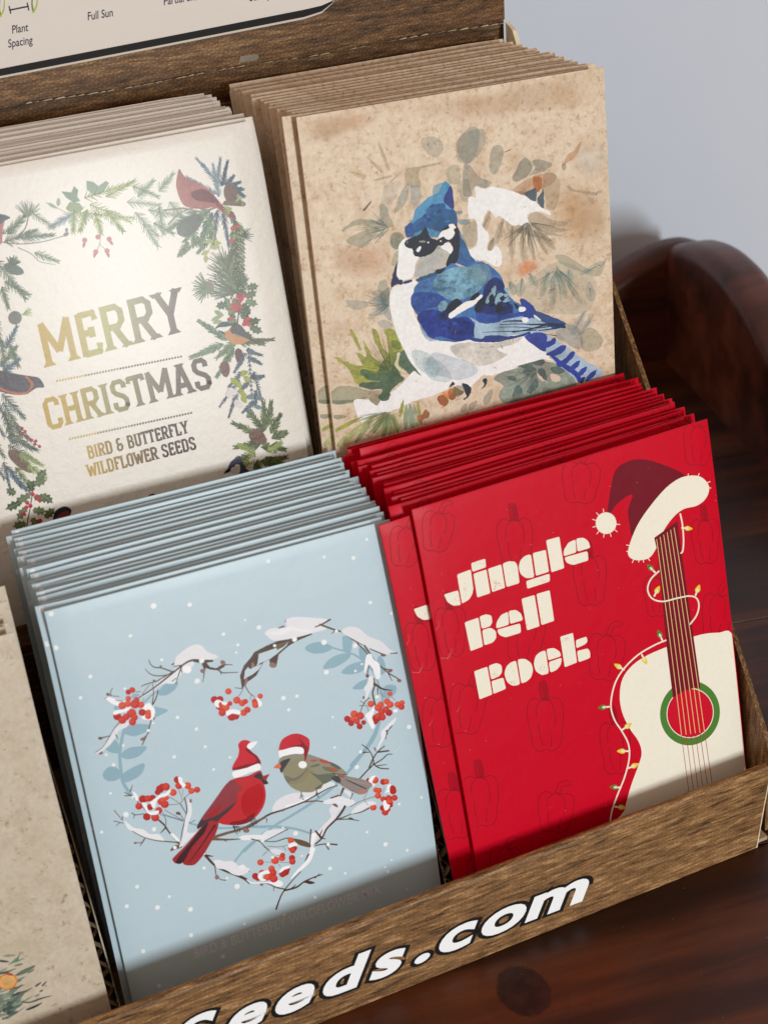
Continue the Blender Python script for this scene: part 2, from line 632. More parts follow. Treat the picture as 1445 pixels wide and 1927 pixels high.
# ================================================================== artwork: cardinals in a heart of snowy twigs (light blue packet)
def art_blue():
    A = Art(3)
    TW, TWD, LEAF, SNOW, SNW2 = '5b4034', '4a3020', '8fb0bf', 'e6e4ea', 'f6f6f9'
    R1, R2, R3 = 'a8141e', 'd8382c', 'ee6a45'

    def berry(x, y, r, k=0):
        c = [(R1, 'd03028'), (R2, R3), ('c41f24', 'e4503a')][k]
        A.ell(x, y, r, r * .97, 0, c[0], n=16)
        A.ell(x - r * .1, y - r * .15, r * .68, r * .66, 0, c[1], a=.75, nl=True, n=14)
        A.ell(x + r * .35, y + r * .3, r * .13, r * .13, 0, '5a1010', nl=False, n=6)

    def tw(p, a, b=None, c=TW):
        A.stroke(p, a, c, b if b is not None else a * .5)
    # ---- pale leaves and the stem of the heart (left)
    A.frame(190, 1360, 4.661)
    A.stroke([(205, 60), (175, 200), (168, 300), (178, 420), (195, 520), (250, 610), (290, 650)], 28, LEAF, 30)
    for p in ([(195, 70), (260, 20), (420, 15), (400, 75), (300, 118), (215, 100)],
              [(170, 290), (230, 230), (310, 210), (405, 212), (340, 290), (240, 320)],
              [(165, 265), (90, 262), (45, 230), (80, 190), (130, 150), (160, 200)],
              [(20, 445), (60, 395), (120, 385), (165, 420), (185, 465), (130, 508), (60, 510), (25, 480)],
              [(190, 465), (240, 415), (375, 355), (375, 420), (320, 480), (220, 522)]):
        A.fill(p, LEAF)
    A.stroke([(520, 805), (660, 840), (850, 900), (1050, 925), (1250, 915), (1440, 915)], 14, LEAF, 22)
    A.stroke([(1170, 1225), (1260, 1110), (1350, 1035), (1440, 960)], 16, LEAF, 20)
    A.frame(180, 1160, 5.16)
    A.fill([(610, 760), (640, 690), (700, 645), (800, 640), (770, 710), (690, 765)], LEAF)
    A.fill([(570, 880), (620, 885), (705, 910), (640, 955), (570, 975)], LEAF)
    A.fill([(180, 880), (230, 860), (260, 900), (200, 930)], LEAF)
    A.fill([(350, 790), (375, 750), (430, 760), (420, 800)], LEAF)
    A.stroke([(610, 720), (540, 770), (480, 830)], 14, LEAF, 22)
    # ---- pale leaves right
    A.frame(440, 1140, 4.25)
    A.stroke([(770, 330), (920, 375), (1010, 420), (1110, 520), (1160, 640), (1190, 760), (1150, 960), (1070, 1120), (940, 1275)], 14, LEAF, 26)
    for p in ([(570, 345), (610, 305), (700, 290), (790, 330), (740, 370), (640, 382)],
              [(875, 240), (945, 260), (945, 320), (930, 372), (880, 365), (870, 300)],
              [(715, 500), (760, 430), (850, 385), (935, 385), (900, 440), (800, 495)],
              [(860, 535), (920, 475), (1010, 445), (1055, 450), (1030, 520), (940, 548)],
              [(1005, 330), (1060, 350), (1075, 410), (1040, 450), (1005, 400)],
              [(1165, 400), (1205, 450), (1210, 530), (1170, 550), (1140, 470)],
              [(950, 660), (1010, 605), (1090, 585), (1080, 640), (1010, 668)],
              [(1200, 650), (1250, 630), (1298, 645), (1290, 700), (1240, 740), (1195, 710)]):
        A.fill(p, LEAF)
    A.frame(460, 1360, 4.516)
    A.stroke([(1145, 0), (1100, 130), (1000, 270), (870, 430), (740, 560), (560, 690), (400, 790), (250, 880), (90, 1010), (0, 1095)], 26, LEAF, 18)
    A.stroke([(60, 885), (240, 882), (420, 900), (560, 940)], 22, LEAF, 18)
    # ---- left upper branch with snow
    A.frame(180, 1160, 5.16)
    A.fill([(770, 470), (780, 400), (830, 350), (900, 300), (970, 272), (1030, 285), (1090, 345), (1190, 385), (1150, 415), (1060, 420), (930, 425), (850, 460), (790, 480)], SNOW)
    A.fill([(835, 400), (890, 360), (905, 310), (960, 292), (1030, 318), (1010, 342), (940, 335), (915, 380), (870, 405)], SNW2, a=.8)
    A.fill([(690, 560), (760, 520), (850, 450), (960, 450), (900, 530), (830, 570), (770, 650), (660, 655), (560, 720), (440, 790), (400, 790), (560, 690)], 'e3e6ec')
    A.ell(890, 515, 42, 36, .3, SNW2)
    tw([(420, 790), (560, 700), (700, 590), (850, 470), (940, 425), (1050, 430), (1135, 432)], 12, 22, TWD)
    A.fill([(960, 412), (1060, 430), (1135, 425), (1135, 440), (1080, 450), (1110, 490), (1180, 505), (1240, 470), (1270, 460), (1250, 490), (1190, 525), (1110, 515), (1070, 500), (1045, 640), (1040, 640), (1055, 520), (1030, 455), (950, 440)], TWD, smooth=False)
    tw([(1180, 505), (1230, 545), (1300, 545), (1385, 542)], 16, 6); tw([(1185, 505), (1240, 470), (1330, 470)], 16, 7)
    tw([(1200, 520), (1225, 565)], 10, 6)
    tw([(520, 425), (540, 470), (580, 495), (640, 500), (740, 535)], 8, 14)
    tw([(485, 510), (520, 550), (580, 575), (680, 572), (750, 540)], 6, 14)
    tw([(448, 680), (500, 655), (590, 630), (680, 580), (760, 530)], 8, 12)
    tw([(840, 480), (810, 560), (780, 655)], 14, 8); tw([(745, 630), (785, 600)], 8, 8); tw([(830, 510), (845, 558)], 12, 4)
    tw([(760, 485), (830, 475)], 7, 12)
    tw([(555, 655), (565, 740), (550, 865)], 6, 12, '7a4a40'); tw([(610, 715), (590, 790), (560, 850)], 10, 14)
    tw([(440, 785), (480, 720), (530, 660)], 8, 5, '8a7468')
    for x, y, r in ((1237, 447, 26), (1040, 530, 24), (635, 485, 13), (570, 625, 14)):
        A.ell(x, y, r, r * .85, .4, '8d6763')
    A.fill([(735, 468), (765, 447), (760, 470), (742, 474)], '8d5560')
    # far left tuft
    A.fill([(95, 790), (150, 785), (220, 815), (290, 830), (250, 870), (190, 860), (130, 825)], SNW2)
    tw([(95, 798), (115, 785)], 8, 4); tw([(110, 755), (150, 770), (230, 777)], 8, 6); tw([(150, 765), (150, 730), (168, 695)], 10, 6)
    A.ell(122, 757, 18, 14, .3, '6b4a44'); tw([(195, 815), (260, 822)], 6, 8)
    A.fill([(290, 1030), (330, 1010), (310, 1070), (230, 1110), (200, 1170), (140, 1250), (60, 1310), (0, 1330), (60, 1270), (130, 1180), (180, 1090)], 'e3e4ea')
    tw([(0, 1322), (70, 1270), (130, 1180), (190, 1080), (240, 1020)], 6, 8); tw([(40, 1185), (140, 1160)], 12, 7, TWD)
    A.ell(48, 1183, 22, 15, 0, '7a4f4a'); tw([(200, 1150), (222, 1195)], 12, 5); A.ell(55, 1328, 22, 12, -.5, '8d5a66')
    tw([(550, 970), (525, 1070), (510, 1130), (455, 1245)], 12, 10, TWD); A.fill([(435, 1190), (470, 1170), (500, 1150), (480, 1190), (455, 1210)], '8d6763')
    tw([(505, 1110), (525, 1135)], 8, 5); A.ell(570, 990, 10, 14, 0, '8d6763')
    A.fill([(460, 880), (520, 840), (560, 880), (580, 930), (550, 1000), (470, 1000), (440, 960)], SNW2)
    for x, y, r, k in ((320, 735, 27, 0), (358, 715, 30, 2), (320, 797, 28, 1), (262, 865, 38, 1), (315, 850, 32, 1), (442, 858, 34, 1), (385, 850, 46, 2), (400, 810, 28, 2),
                       (213, 970, 40, 0), (262, 1005, 40, 2), (300, 975, 34, 2), (352, 940, 46, 2), (380, 980, 34, 2), (360, 1025, 36, 2), (455, 932, 36, 0), (515, 935, 32, 1), (512, 970, 30, 1)):
        berry(x, y, r, k)
    A.fill([(170, 935), (200, 910), (260, 905), (320, 882), (342, 885), (310, 920), (250, 935), (190, 955)], SNW2)
    A.fill([(540, 880), (570, 890), (578, 940), (560, 975), (540, 940)], SNW2)
    A.stroke([(385, 732), (440, 732)], 6, '8d5a55'); A.stroke([(470, 790), (455, 840)], 5, '8d6b66')
    # ---- middle berries
    A.frame(440, 1140, 4.25)
    A.frame(180, 1160, 5.16)
    for x, y, r, k in ((1290, 728, 32, 1), (1155, 808, 36, 0), (1210, 805, 34, 0), (1210, 870, 44, 2), (1262, 880, 40, 1), (1305, 845, 24, 2), (1230, 935, 36, 2)):
        berry(x, y, r, k)
    A.fill([(1155, 830), (1190, 808), (1230, 825), (1280, 835), (1265, 860), (1235, 855), (1215, 830), (1195, 850), (1200, 885), (1165, 870)], SNW2)
    A.frame(440, 1140, 4.25)
    for x, y, r, k in ((25, 755, 30, 1), (68, 778, 27, 1), (93, 765, 22, 2), (168, 765, 24, 2), (175, 792, 28, 1), (212, 722, 22, 1), (80, 855, 28, 1), (110, 832, 26, 2), (-15, 885, 36, 0), (15, 880, 32, 0)):
        berry(x, y, r, k)
    A.fill([(-60, 850), (-20, 828), (30, 832), (55, 850), (40, 870), (-10, 862), (-50, 880)], SNW2)
    A.fill([(178, 735), (200, 745), (225, 775), (222, 800), (200, 806), (195, 775)], SNW2)
    tw([(68, 680), (50, 710), (20, 745)], 6, 4, '7a5a50'); tw([(95, 645), (120, 690), (150, 715), (170, 735)], 8, 5, '5b4034'); tw([(140, 715), (132, 750)], 5, 4)
    tw([(10, 655), (60, 662)], 5, 7)
    # ---- top centre branch
    A.fill([(50, 560), (80, 480), (140, 410), (165, 370), (260, 320), (350, 282), (470, 258), (620, 220), (630, 228), (520, 275), (440, 320), (360, 390), (340, 490), (290, 480), (285, 430), (240, 450),
            (180, 560), (110, 610), (80, 650), (68, 680), (60, 620)], TWD, smooth=False)
    A.fill([(200, 385), (345, 335), (345, 355), (400, 325), (440, 285), (420, 320), (350, 380), (290, 425), (210, 460), (185, 480), (185, 440)], 'c3d3dc', smooth=False)
    A.fill([(90, 520), (130, 470), (135, 500), (230, 462), (200, 510), (150, 550), (110, 570), (82, 590)], 'c3d3dc', smooth=False)
    A.fill([(340, 310), (460, 275), (430, 290), (345, 350)], '6a5232', smooth=False)
    A.fill([(110, 455), (120, 500), (140, 505), (160, 480), (190, 465), (200, 385), (165, 370)], TWD, smooth=False)
    A.ell(312, 475, 28, 22, .2, '8d6763'); A.fill([(85, 620), (100, 575), (112, 600), (92, 645)], '8d6763')
    A.fill([(140, 490), (150, 450), (165, 470), (165, 490)], '8d6763')
    A.fill([(250, 215), (300, 180), (420, 175), (410, 120), (470, 90), (590, 92), (690, 100), (750, 110), (700, 150), (740, 185), (640, 215), (480, 258), (330, 278), (270, 245)], SNOW)
    A.fill([(265, 215), (340, 205), (400, 180), (460, 165), (540, 185), (620, 195), (600, 215), (500, 200), (440, 205), (380, 235), (290, 225)], SNW2, a=.9)
    A.fill([(500, 105), (560, 100), (600, 140), (690, 140), (640, 165), (570, 160), (520, 130)], SNW2, a=.8)
    tw([(650, 170), (700, 150), (770, 110)], 8, 14, TWD); tw([(690, 150), (800, 190), (870, 212), (960, 275), (1040, 315)], 16, 8)
    tw([(815, 195), (778, 225)], 10, 4); tw([(360, 178), (400, 163)], 8, 12, '5d3438'); tw([(412, 130), (416, 115)], 8, 6)
    # ---- right top
    A.fill([(860, 200), (910, 168), (990, 175), (1080, 245), (1180, 285), (1240, 345), (1300, 378), (1220, 385), (1120, 350), (1050, 320), (960, 270), (880, 225)], 'e2e1e6')
    A.ell(973, 322, 25, 15, -.8, 'd6dde4')
    tw([(985, 300), (1040, 350), (1080, 400)], 12, 8); tw([(1045, 318), (1100, 400), (1130, 445), (1180, 490), (1240, 540), (1300, 575), (1335, 600)], 14, 8)
    tw([(1090, 345), (1150, 370), (1210, 395)], 7, 10, TW); A.ell(1195, 395, 22, 11, .1, '7a4f55'); tw([(1250, 380), (1305, 378)], 8, 12, '7a5555')
    tw([(1190, 500), (1250, 515)], 12, 10); A.ell(1250, 518, 20, 14, -.3, '8d5a55'); tw([(1235, 540), (1265, 600)], 9, 5); A.ell(1322, 598, 18, 14, .2, '8d6055')
    A.fill([(1060, 400), (1095, 385), (1120, 430), (1165, 470), (1170, 570), (1140, 585), (1120, 540), (1110, 500), (1080, 470), (1060, 510), (1045, 540), (1045, 480)], SNW2, a=.95)
    A.fill([(1085, 560), (1115, 580), (1110, 640), (1085, 690), (1060, 745), (1045, 740), (1055, 700), (1040, 660), (1065, 620)], 'e6e6ec')
    tw([(1080, 480), (1065, 555)], 8, 8); A.ell(1068, 560, 14, 16, 0, '7a4f4a')
    tw([(1120, 580), (1125, 640), (1110, 700), (1130, 790)], 10, 14); tw([(1125, 625), (1190, 665), (1265, 675)], 22, 6, TWD); tw([(1150, 660), (1150, 720)], 10, 5)
    A.ell(1038, 733, 10, 12, 0, '8d6763'); tw([(1085, 735), (1040, 780), (1012, 850)], 8, 6, '6b6050'); tw([(1005, 800), (1060, 800), (1075, 840)], 6, 4, '6b6050'); tw([(1010, 760), (1050, 785)], 5, 6, '6b6050')
    A.stroke([(1165, 695), (1215, 740)], 6, '8a7a66'); A.stroke([(1260, 725), (1290, 755)], 5, '8a8a66')
    for x, y, r, k in ((1248, 703, 20, 1), (1095, 785, 27, 1), (1155, 815, 30, 1), (1175, 790, 26, 1), (1225, 765, 26, 1), (1250, 790, 28, 1), (1310, 790, 26, 1), (1345, 775, 22, 1), (1340, 808, 26, 2), (1215, 830, 28, 2),
                       (1180, 850, 26, 2), (1240, 855, 28, 0), (1140, 900, 34, 0), (1130, 925, 24, 0), (1185, 890, 30, 2), (1150, 885, 28, 2),
                       (908, 905, 27, 0), (962, 865, 30, 1), (1010, 880, 32, 2), (955, 905, 26, 1), (938, 940, 24, 0), (985, 925, 24, 2), (1038, 933, 20, 0), (1006, 965, 24, 0)):
        berry(x, y, r, k)
    A.fill([(1120, 800), (1120, 850), (1105, 890), (1120, 940), (1125, 970), (1105, 985), (1080, 940), (1060, 900), (1050, 870), (1090, 840)], SNW2)
    A.ell(1293, 840, 18, 14, 0, SNW2)
    A.fill([(1300, 890), (1280, 940), (1240, 980), (1215, 1040), (1180, 1100), (1150, 1150), (1145, 1130), (1175, 1060), (1175, 1010), (1210, 970), (1260, 920)], 'e9ebf2')
    tw([(1265, 958), (1225, 1010), (1212, 1065)], 8, 6); tw([(1222, 1000), (1228, 1025)], 16, 6)
    # ---- right lower twigs
    A.frame(460, 1360, 4.516)
    tw([(980, 475), (1040, 410), (1095, 350), (1085, 280), (1050, 225), (1000, 187)], 12, 8, TWD); tw([(1060, 380), (1090, 310), (1130, 250), (1190, 197)], 12, 7, TWD)
    tw([(1130, 250), (1225, 238)], 14, 12, TWD); tw([(1105, 350), (1170, 310), (1215, 270), (1255, 268)], 10, 6, TWD); tw([(1100, 355), (1150, 385), (1225, 392)], 12, 8, TWD); tw([(1130, 365), (1205, 355)], 8, 5, TWD)
    tw([(1000, 252), (1060, 250)], 14, 6, TWD); tw([(1105, 215), (1115, 240)], 12, 6); A.stroke([(1275, 245), (1315, 205)], 5, 'dfe6ee')
    for x, y, r, k in ((1110, 488, 30, 1), (1055, 490, 22, 0), (1180, 503, 27, 0), (1205, 500, 25, 1), (1118, 572, 24, 1), (1145, 575, 23, 1), (1135, 620, 28, 1), (1255, 562, 32, 0), (1262, 580, 30, 0), (1275, 638, 27, 2), (1180, 650, 26, 2),
                       (1225, 642, 28, 2), (1230, 680, 34, 1), (1095, 720, 28, 1), (1175, 725, 26, 0), (1195, 760, 30, 2), (1215, 735, 26, 2), (1240, 700, 22, 0)):
        berry(x, y, r, k)
    A.fill([(1055, 490), (1080, 455), (1115, 450), (1100, 475), (1085, 510), (1110, 525), (1095, 540), (1070, 520)], SNW2)
    A.fill([(1215, 530), (1250, 525), (1235, 550), (1235, 590), (1245, 610), (1220, 590), (1195, 600), (1210, 565)], SNW2)
    A.fill([(1180, 665), (1200, 662), (1210, 690), (1235, 700), (1220, 735), (1195, 745), (1180, 710)], SNW2)
    A.fill([(905, 770), (940, 720), (1000, 685), (1080, 665), (1120, 690), (1060, 710), (1000, 745), (930, 770)], 'e6e8ee')
    A.stroke([(900, 715), (980, 670), (1110, 625)], 5, '7a5a50'); A.stroke([(1050, 575), (1015, 650)], 4, '8d6b60'); A.stroke([(1020, 660), (1050, 700)], 4, '8d6b60')
    A.stroke([(920, 775), (990, 760), (1060, 725)], 5, TW, 12); A.stroke([(1190, 545), (1170, 610)], 4, '8d7b70')
    # lower right main twig
    A.fill([(735, 800), (720, 740), (760, 690), (830, 680), (860, 700), (800, 760), (770, 820), (700, 890), (660, 960), (620, 990), (600, 1020), (570, 980), (620, 930), (680, 860)], SNOW)
    tw([(605, 1030), (660, 980), (700, 900), (770, 830), (820, 770), (855, 710)], 12, 20, TWD); tw([(770, 830), (850, 800), (910, 775)], 12, 6, TWD); tw([(800, 822), (890, 820), (970, 833)], 10, 7, TWD); A.ell(905, 815, 22, 9, .2, '5b4034')
    tw([(650, 975), (605, 920)], 22, 14, TWD); tw([(640, 960), (662, 910)], 12, 5, TWD); tw([(650, 980), (690, 988)], 14, 5, TWD)
    tw([(600, 1045), (690, 1030), (785, 1036)], 8, 14, TWD); tw([(690, 1035), (715, 1075)], 10, 14, '7a5a50')
    A.fill([(565, 1060), (600, 1070), (590, 1110), (560, 1180), (500, 1240), (460, 1270), (420, 1310), (390, 1330), (440, 1260), (500, 1200), (540, 1150)], SNW2)
    A.fill([(580, 1050), (610, 940), (560, 960), (560, 1070)], SNW2)
    tw([(555, 1055), (560, 980), (565, 910)], 8, 14, '6b4038'); tw([(545, 1120), (515, 1175)], 16, 6, '6b4038')
    tw([(170, 1005), (260, 1010), (370, 980), (450, 1000), (550, 1050)], 6, 12, TWD); A.fill([(420, 985), (500, 1000), (560, 1030), (555, 1060), (470, 1040), (430, 1010)], '5f4a2e')
    # bottom tip
    tw([(270, 1585), (320, 1455), (400, 1350), (480, 1265)], 14, 6, TWD); tw([(340, 1425), (440, 1400), (510, 1350), (600, 1310), (660, 1290)], 16, 8, TWD)
    A.fill([(500, 1355), (540, 1340), (600, 1360), (560, 1372), (520, 1362)], TWD); tw([(600, 1320), (640, 1282)], 8, 5, TWD); tw([(400, 1410), (440, 1375)], 12, 5, TWD)
    tw([(120, 1362), (200, 1368), (270, 1400), (350, 1415)], 7, 12); tw([(250, 1390), (250, 1430)], 8, 4); tw([(290, 1400), (330, 1365)], 6, 4)
    A.ell(147, 1375, 15, 13, 0, '8d6763')
    # centre branch
    A.fill([(150, 950), (200, 915), (340, 905), (300, 935), (200, 985), (160, 1000), (120, 990), (0, 990), (0, 960), (120, 955)], 'e6e8ee')
    A.fill([(250, 760), (240, 720), (290, 650), (400, 600), (520, 590), (620, 560), (700, 500), (770, 520), (740, 550), (640, 600), (560, 650), (440, 700), (330, 745)], SNOW)
    A.fill([(350, 735), (360, 700), (440, 680), (540, 630), (560, 650), (480, 690), (400, 715)], SNW2)
    A.fill([(670, 670), (740, 640), (820, 625), (860, 640), (930, 660), (930, 690), (870, 710), (840, 690), (760, 690), (690, 690)], 'e9e9ef')
    A.fill([(780, 520), (830, 560), (900, 590), (910, 640), (860, 600), (820, 560)], 'e6e6ec')
    tw([(0, 905), (100, 850), (210, 780), (330, 740), (500, 675), (600, 620), (720, 555), (790, 535)], 20, 7, TWD)
    tw([(320, 745), (400, 715)], 18, 6, '6b4a44'); tw([(500, 675), (600, 665), (668, 670)], 14, 8, '6b4a40'); tw([(735, 640), (800, 618)], 12, 14, '6b3f44')
    tw([(840, 560), (815, 620)], 22, 12, '5f4a34'); tw([(920, 600), (900, 650)], 10, 6); A.fill([(745, 690), (780, 690), (795, 718), (770, 712)], '7a4f55'); tw([(190, 815), (190, 850)], 10, 5)
    A.ell(18, 918, 28, 16, -.2, '8d6763')
    # lower berries
    tw([(55, 990), (120, 1000), (170, 1050), (230, 1100), (290, 1125)], 6, 12, TW); A.fill([(240, 1070), (290, 1075), (345, 1110), (280, 1125), (215, 1090)], 'dfe3ea'); tw([(200, 1050), (290, 1055), (370, 1040)], 5, 4, '7a5a50')
    tw([(190, 1095), (155, 1130)], 6, 4, '7a6a60'); tw([(330, 1055), (355, 1085)], 5, 3); tw([(165, 1185), (240, 1185)], 4, 4, '8d7b70'); tw([(300, 1185), (380, 1190)], 4, 4, '8d7b70')
    tw([(290, 1200), (310, 1230)], 4, 4, '8d7b70'); tw([(170, 1010), (300, 940), (370, 905)], 5, 8, TW)
    A.fill([(10, 1320), (60, 1355), (160, 1355), (240, 1350), (300, 1340), (330, 1370), (290, 1395), (200, 1365), (60, 1365)], SNW2)
    for x, y, r, k in ((395, 1000, 27, 1), (398, 1065, 27, 1), (425, 1065, 24, 0), (410, 1085, 26, 2), (137, 1187, 28, 1), (262, 1170, 34, 1), (320, 1150, 28, 1), (325, 1125, 22, 2), (405, 1150, 27, 0), (408, 1180, 28, 2), (232, 1240, 28, 1),
                       (95, 1305, 30, 0), (115, 1320, 26, 0), (150, 1275, 26, 2), (240, 1275, 34, 2), (210, 1305, 34, 2), (250, 1325, 34, 2), (190, 1315, 28, 1), (345, 1265, 38, 0), (325, 1285, 30, 0), (365, 1245, 24, 0)):
        berry(x, y, r, k)
    A.fill([(370, 1045), (400, 1020), (440, 1020), (450, 1045), (420, 1050), (385, 1062)], SNW2)
    A.fill([(295, 1262), (330, 1225), (385, 1215), (380, 1235), (340, 1250), (305, 1275)], SNW2)
    A.fill([(118, 1320), (120, 1285), (160, 1262), (200, 1255), (215, 1280), (165, 1290), (150, 1320), (185, 1335), (150, 1345)], SNW2)
    A.ell(240, 1145, 14, 10, 0, SNW2)
    # ---- left lower twigs
    A.frame(190, 1360, 4.661)
    A.fill([(205, 860), (240, 880), (290, 920), (370, 935), (430, 975), (510, 980), (560, 1035), (500, 1030), (400, 1010), (300, 965), (240, 930)], 'ececf0')
    tw([(275, 950), (380, 1005), (500, 1035), (660, 1050), (700, 1075)], 6, 12, TW)
    A.fill([(610, 1125), (640, 1080), (700, 1070), (710, 1095), (660, 1110)], '6b5232'); tw([(120, 770), (190, 855)], 8, 6, '7a5060'); tw([(115, 862), (200, 882)], 7, 6); tw([(170, 875), (135, 905)], 6, 5); tw([(190, 825), (190, 855)], 10, 6)
    A.ell(222, 805, 24, 24, 0, 'eef2f6')
    tw([(385, 1020), (345, 1080)], 12, 5); tw([(370, 1050), (310, 1055)], 6, 8); A.ell(303, 1055, 13, 10, 0, '9c5a55')
    tw([(275, 790), (300, 808), (380, 800)], 9, 7); tw([(300, 805), (288, 840)], 8, 5)
    tw([(510, 855), (560, 900), (600, 960), (690, 1060)], 16, 12, TWD); tw([(570, 920), (525, 968)], 16, 5, TWD); tw([(545, 790), (570, 850), (570, 895)], 5, 7)
    tw([(700, 1060), (715, 950), (740, 850), (755, 760), (735, 655)], 8, 10); A.fill([(760, 670), (790, 700), (800, 790), (770, 880), (760, 960), (830, 960), (870, 930), (760, 1040), (700, 1090), (690, 1080), (720, 980), (740, 850), (765, 760)], 'e6e8ee')
    A.ell(788, 685, 12, 18, 0, '8d6763'); tw([(700, 715), (750, 800)], 9, 6); tw([(560, 765), (720, 855)], 6, 6, '8d6b66'); tw([(600, 650), (700, 710)], 6, 5, '8d6b66'); tw([(600, 720), (690, 708), (740, 655), (780, 620)], 6, 6, '8d6b66'); tw([(685, 585), (712, 670)], 5, 5, '8d6b66'); tw([(722, 580), (718, 640)], 4, 4, '8d6b66')
    A.ell(680, 795, 22, 14, .2, '6b4f4a'); tw([(690, 795), (728, 850)], 8, 6); tw([(780, 880), (828, 855)], 6, 5); tw([(560, 805), (640, 835), (720, 860)], 5, 8, '7a6b70')
    A.fill([(610, 975), (640, 975), (690, 1030), (670, 1040), (630, 1000)], SNW2)
    tw([(210, 610), (250, 630), (290, 650), (320, 690)], 7, 12); tw([(215, 640), (280, 640)], 10, 6); tw([(260, 600), (280, 545)], 12, 5, '7a5060')
    A.fill([(280, 605), (310, 620), (330, 665), (315, 690), (290, 640)], SNW2); tw([(320, 690), (400, 770), (450, 810)], 10, 16, '8a7a70')
    for x, y, r, k in ((520, 582, 36, 0), (540, 560, 28, 0), (572, 562, 36, 2), (635, 612, 32, 1), (500, 610, 26, 0), (455, 665, 34, 0), (370, 670, 36, 0), (412, 665, 30, 2), (335, 732, 32, 2), (432, 740, 29, 0), (530, 690, 34, 2), (562, 715, 36, 2), (545, 680, 28, 1), (580, 660, 20, 1),
                       (510, 770, 32, 2), (405, 825, 34, 0), (478, 832, 36, 2), (672, 500, 32, 0), (685, 552, 32, 2), (762, 552, 32, 1), (795, 598, 28, 1), (845, 588, 28, 2)):
        berry(x, y, r, k)
    A.fill([(430, 700), (480, 660), (520, 630), (570, 615), (605, 585), (612, 605), (580, 640), (520, 660), (485, 700), (480, 740), (455, 745), (440, 715)], SNW2)
    A.fill([(360, 705), (400, 705), (410, 750), (430, 780), (500, 770), (510, 785), (490, 805), (430, 805), (390, 760)], SNW2)
    A.fill([(680, 475), (715, 485), (720, 520), (745, 545), (725, 570), (700, 540), (685, 520)], SNW2)
    tw([(890, 1130), (940, 1190), (1000, 1250), (1090, 1300), (1200, 1345), (1260, 1375), (1300, 1410)], 26, 10, TWD); tw([(930, 1165), (985, 1172)], 20, 5, TWD); tw([(1200, 1340), (1300, 1300)], 6, 12, TW); tw([(1225, 1350), (1280, 1370)], 24, 12, TWD)
    tw([(1000, 1250), (1010, 1330)], 10, 8); A.ell(1018, 1355, 18, 22, 0, '9c6f78'); tw([(1025, 1345), (1050, 1375), (1095, 1382)], 6, 8)
    A.fill([(985, 1215), (1020, 1200), (1090, 1215), (1160, 1215), (1210, 1255), (1300, 1275), (1290, 1310), (1220, 1340), (1150, 1325), (1100, 1290), (1020, 1275), (1000, 1240)], 'e9e7ee')
    A.ell(1240, 1268, 28, 22, 0, SNW2)
    A.fill([(1215, 1005), (1270, 985), (1440, 985), (1440, 1015), (1300, 1030), (1220, 1025)], 'eceef2')
    tw([(960, 1015), (1100, 970), (1240, 930), (1340, 880), (1440, 830)], 26, 18, '6b5238'); tw([(980, 1020), (1100, 1025), (1225, 1020)], 26, 6, '6b5238'); tw([(1080, 1025), (1105, 1045)], 12, 5)
    tw([(1320, 1020), (1390, 1040), (1440, 1095)], 10, 6); A.ell(1275, 945, 28, 20, .2, '8d6763')
    A.ell(650, 1095, 17, 15, 0, 'ffffff'); A.ell(905, 1150, 12, 12, 0, 'ffffff')
    # ---- red bird
    A.frame(190, 1360, 4.661)
    RB, RD, RDD = 'c0141f', '8c1620', '3c1418'
    A.fill([(1035, 870), (1010, 970), (960, 1060), (900, 1160), (830, 1240), (770, 1252), (725, 1240), (715, 1220), (660, 1235), (630, 1205), (640, 1180), (740, 1080), (860, 940), (930, 870), (1000, 850)], '9c1a24')
    A.fill([(940, 870), (910, 960), (800, 1090), (720, 1225), (660, 1230), (680, 1180), (780, 1060), (880, 930)], RDD, a=.9)
    A.stroke([(1000, 900), (900, 1050), (780, 1220)], 20, '7a141c', 6, a=.7)
    A.fill([(1190, 485), (1290, 465), (1400, 420), (1420, 500), (1445, 600), (1440, 690), (1400, 780), (1320, 860), (1230, 895), (1130, 898), (1050, 885), (1000, 850), (960, 810), (980, 720), (1060, 590), (1120, 520)], RB)
    A.fill([(1330, 560), (1400, 540), (1430, 640), (1400, 740), (1320, 830), (1250, 800), (1230, 680), (1270, 600)], 'd0101c', a=.55)
    A.fill([(1150, 870), (1250, 850), (1350, 790), (1320, 860), (1230, 893), (1130, 895)], '8c1420', a=.7)
    A.fill([(1160, 500), (1240, 580), (1200, 620), (1190, 700), (1090, 780), (960, 850), (880, 910), (850, 930), (850, 905), (880, 840), (960, 730), (1040, 620), (1100, 540)], '8c2630')
    A.fill([(1180, 600), (1160, 640), (1080, 680), (1000, 780), (940, 830), (900, 830), (960, 750), (1050, 660), (1120, 620)], 'ab4650', a=.55)
    A.fill([(1060, 730), (1020, 790), (960, 830), (950, 800), (1000, 750)], 'b81a22', a=.8)
    A.fill([(1185, 700), (1130, 770), (1060, 830), (1020, 865), (960, 860), (880, 915), (850, 930), (870, 870), (940, 845), (1040, 800), (1120, 740)], RDD)
    A.fill([(850, 930), (845, 905), (880, 850), (900, 860), (890, 900)], '2a1a22')
    A.fill([(1340, 470), (1370, 445), (1400, 440), (1425, 470), (1445, 530), (1430, 540), (1400, 500), (1370, 490)], '24141a')
    A.fill([(1415, 475), (1460, 455), (1478, 455), (1462, 480), (1445, 510)], 'a01820'); A.fill([(1445, 500), (1468, 530), (1440, 540)], '24141a')
    A.fill([(1160, 415), (1160, 370), (1200, 300), (1212, 240), (1205, 190), (1240, 155), (1290, 155), (1320, 180), (1285, 210), (1310, 245), (1370, 290), (1395, 340), (1395, 380), (1280, 400)], 'c8182c')
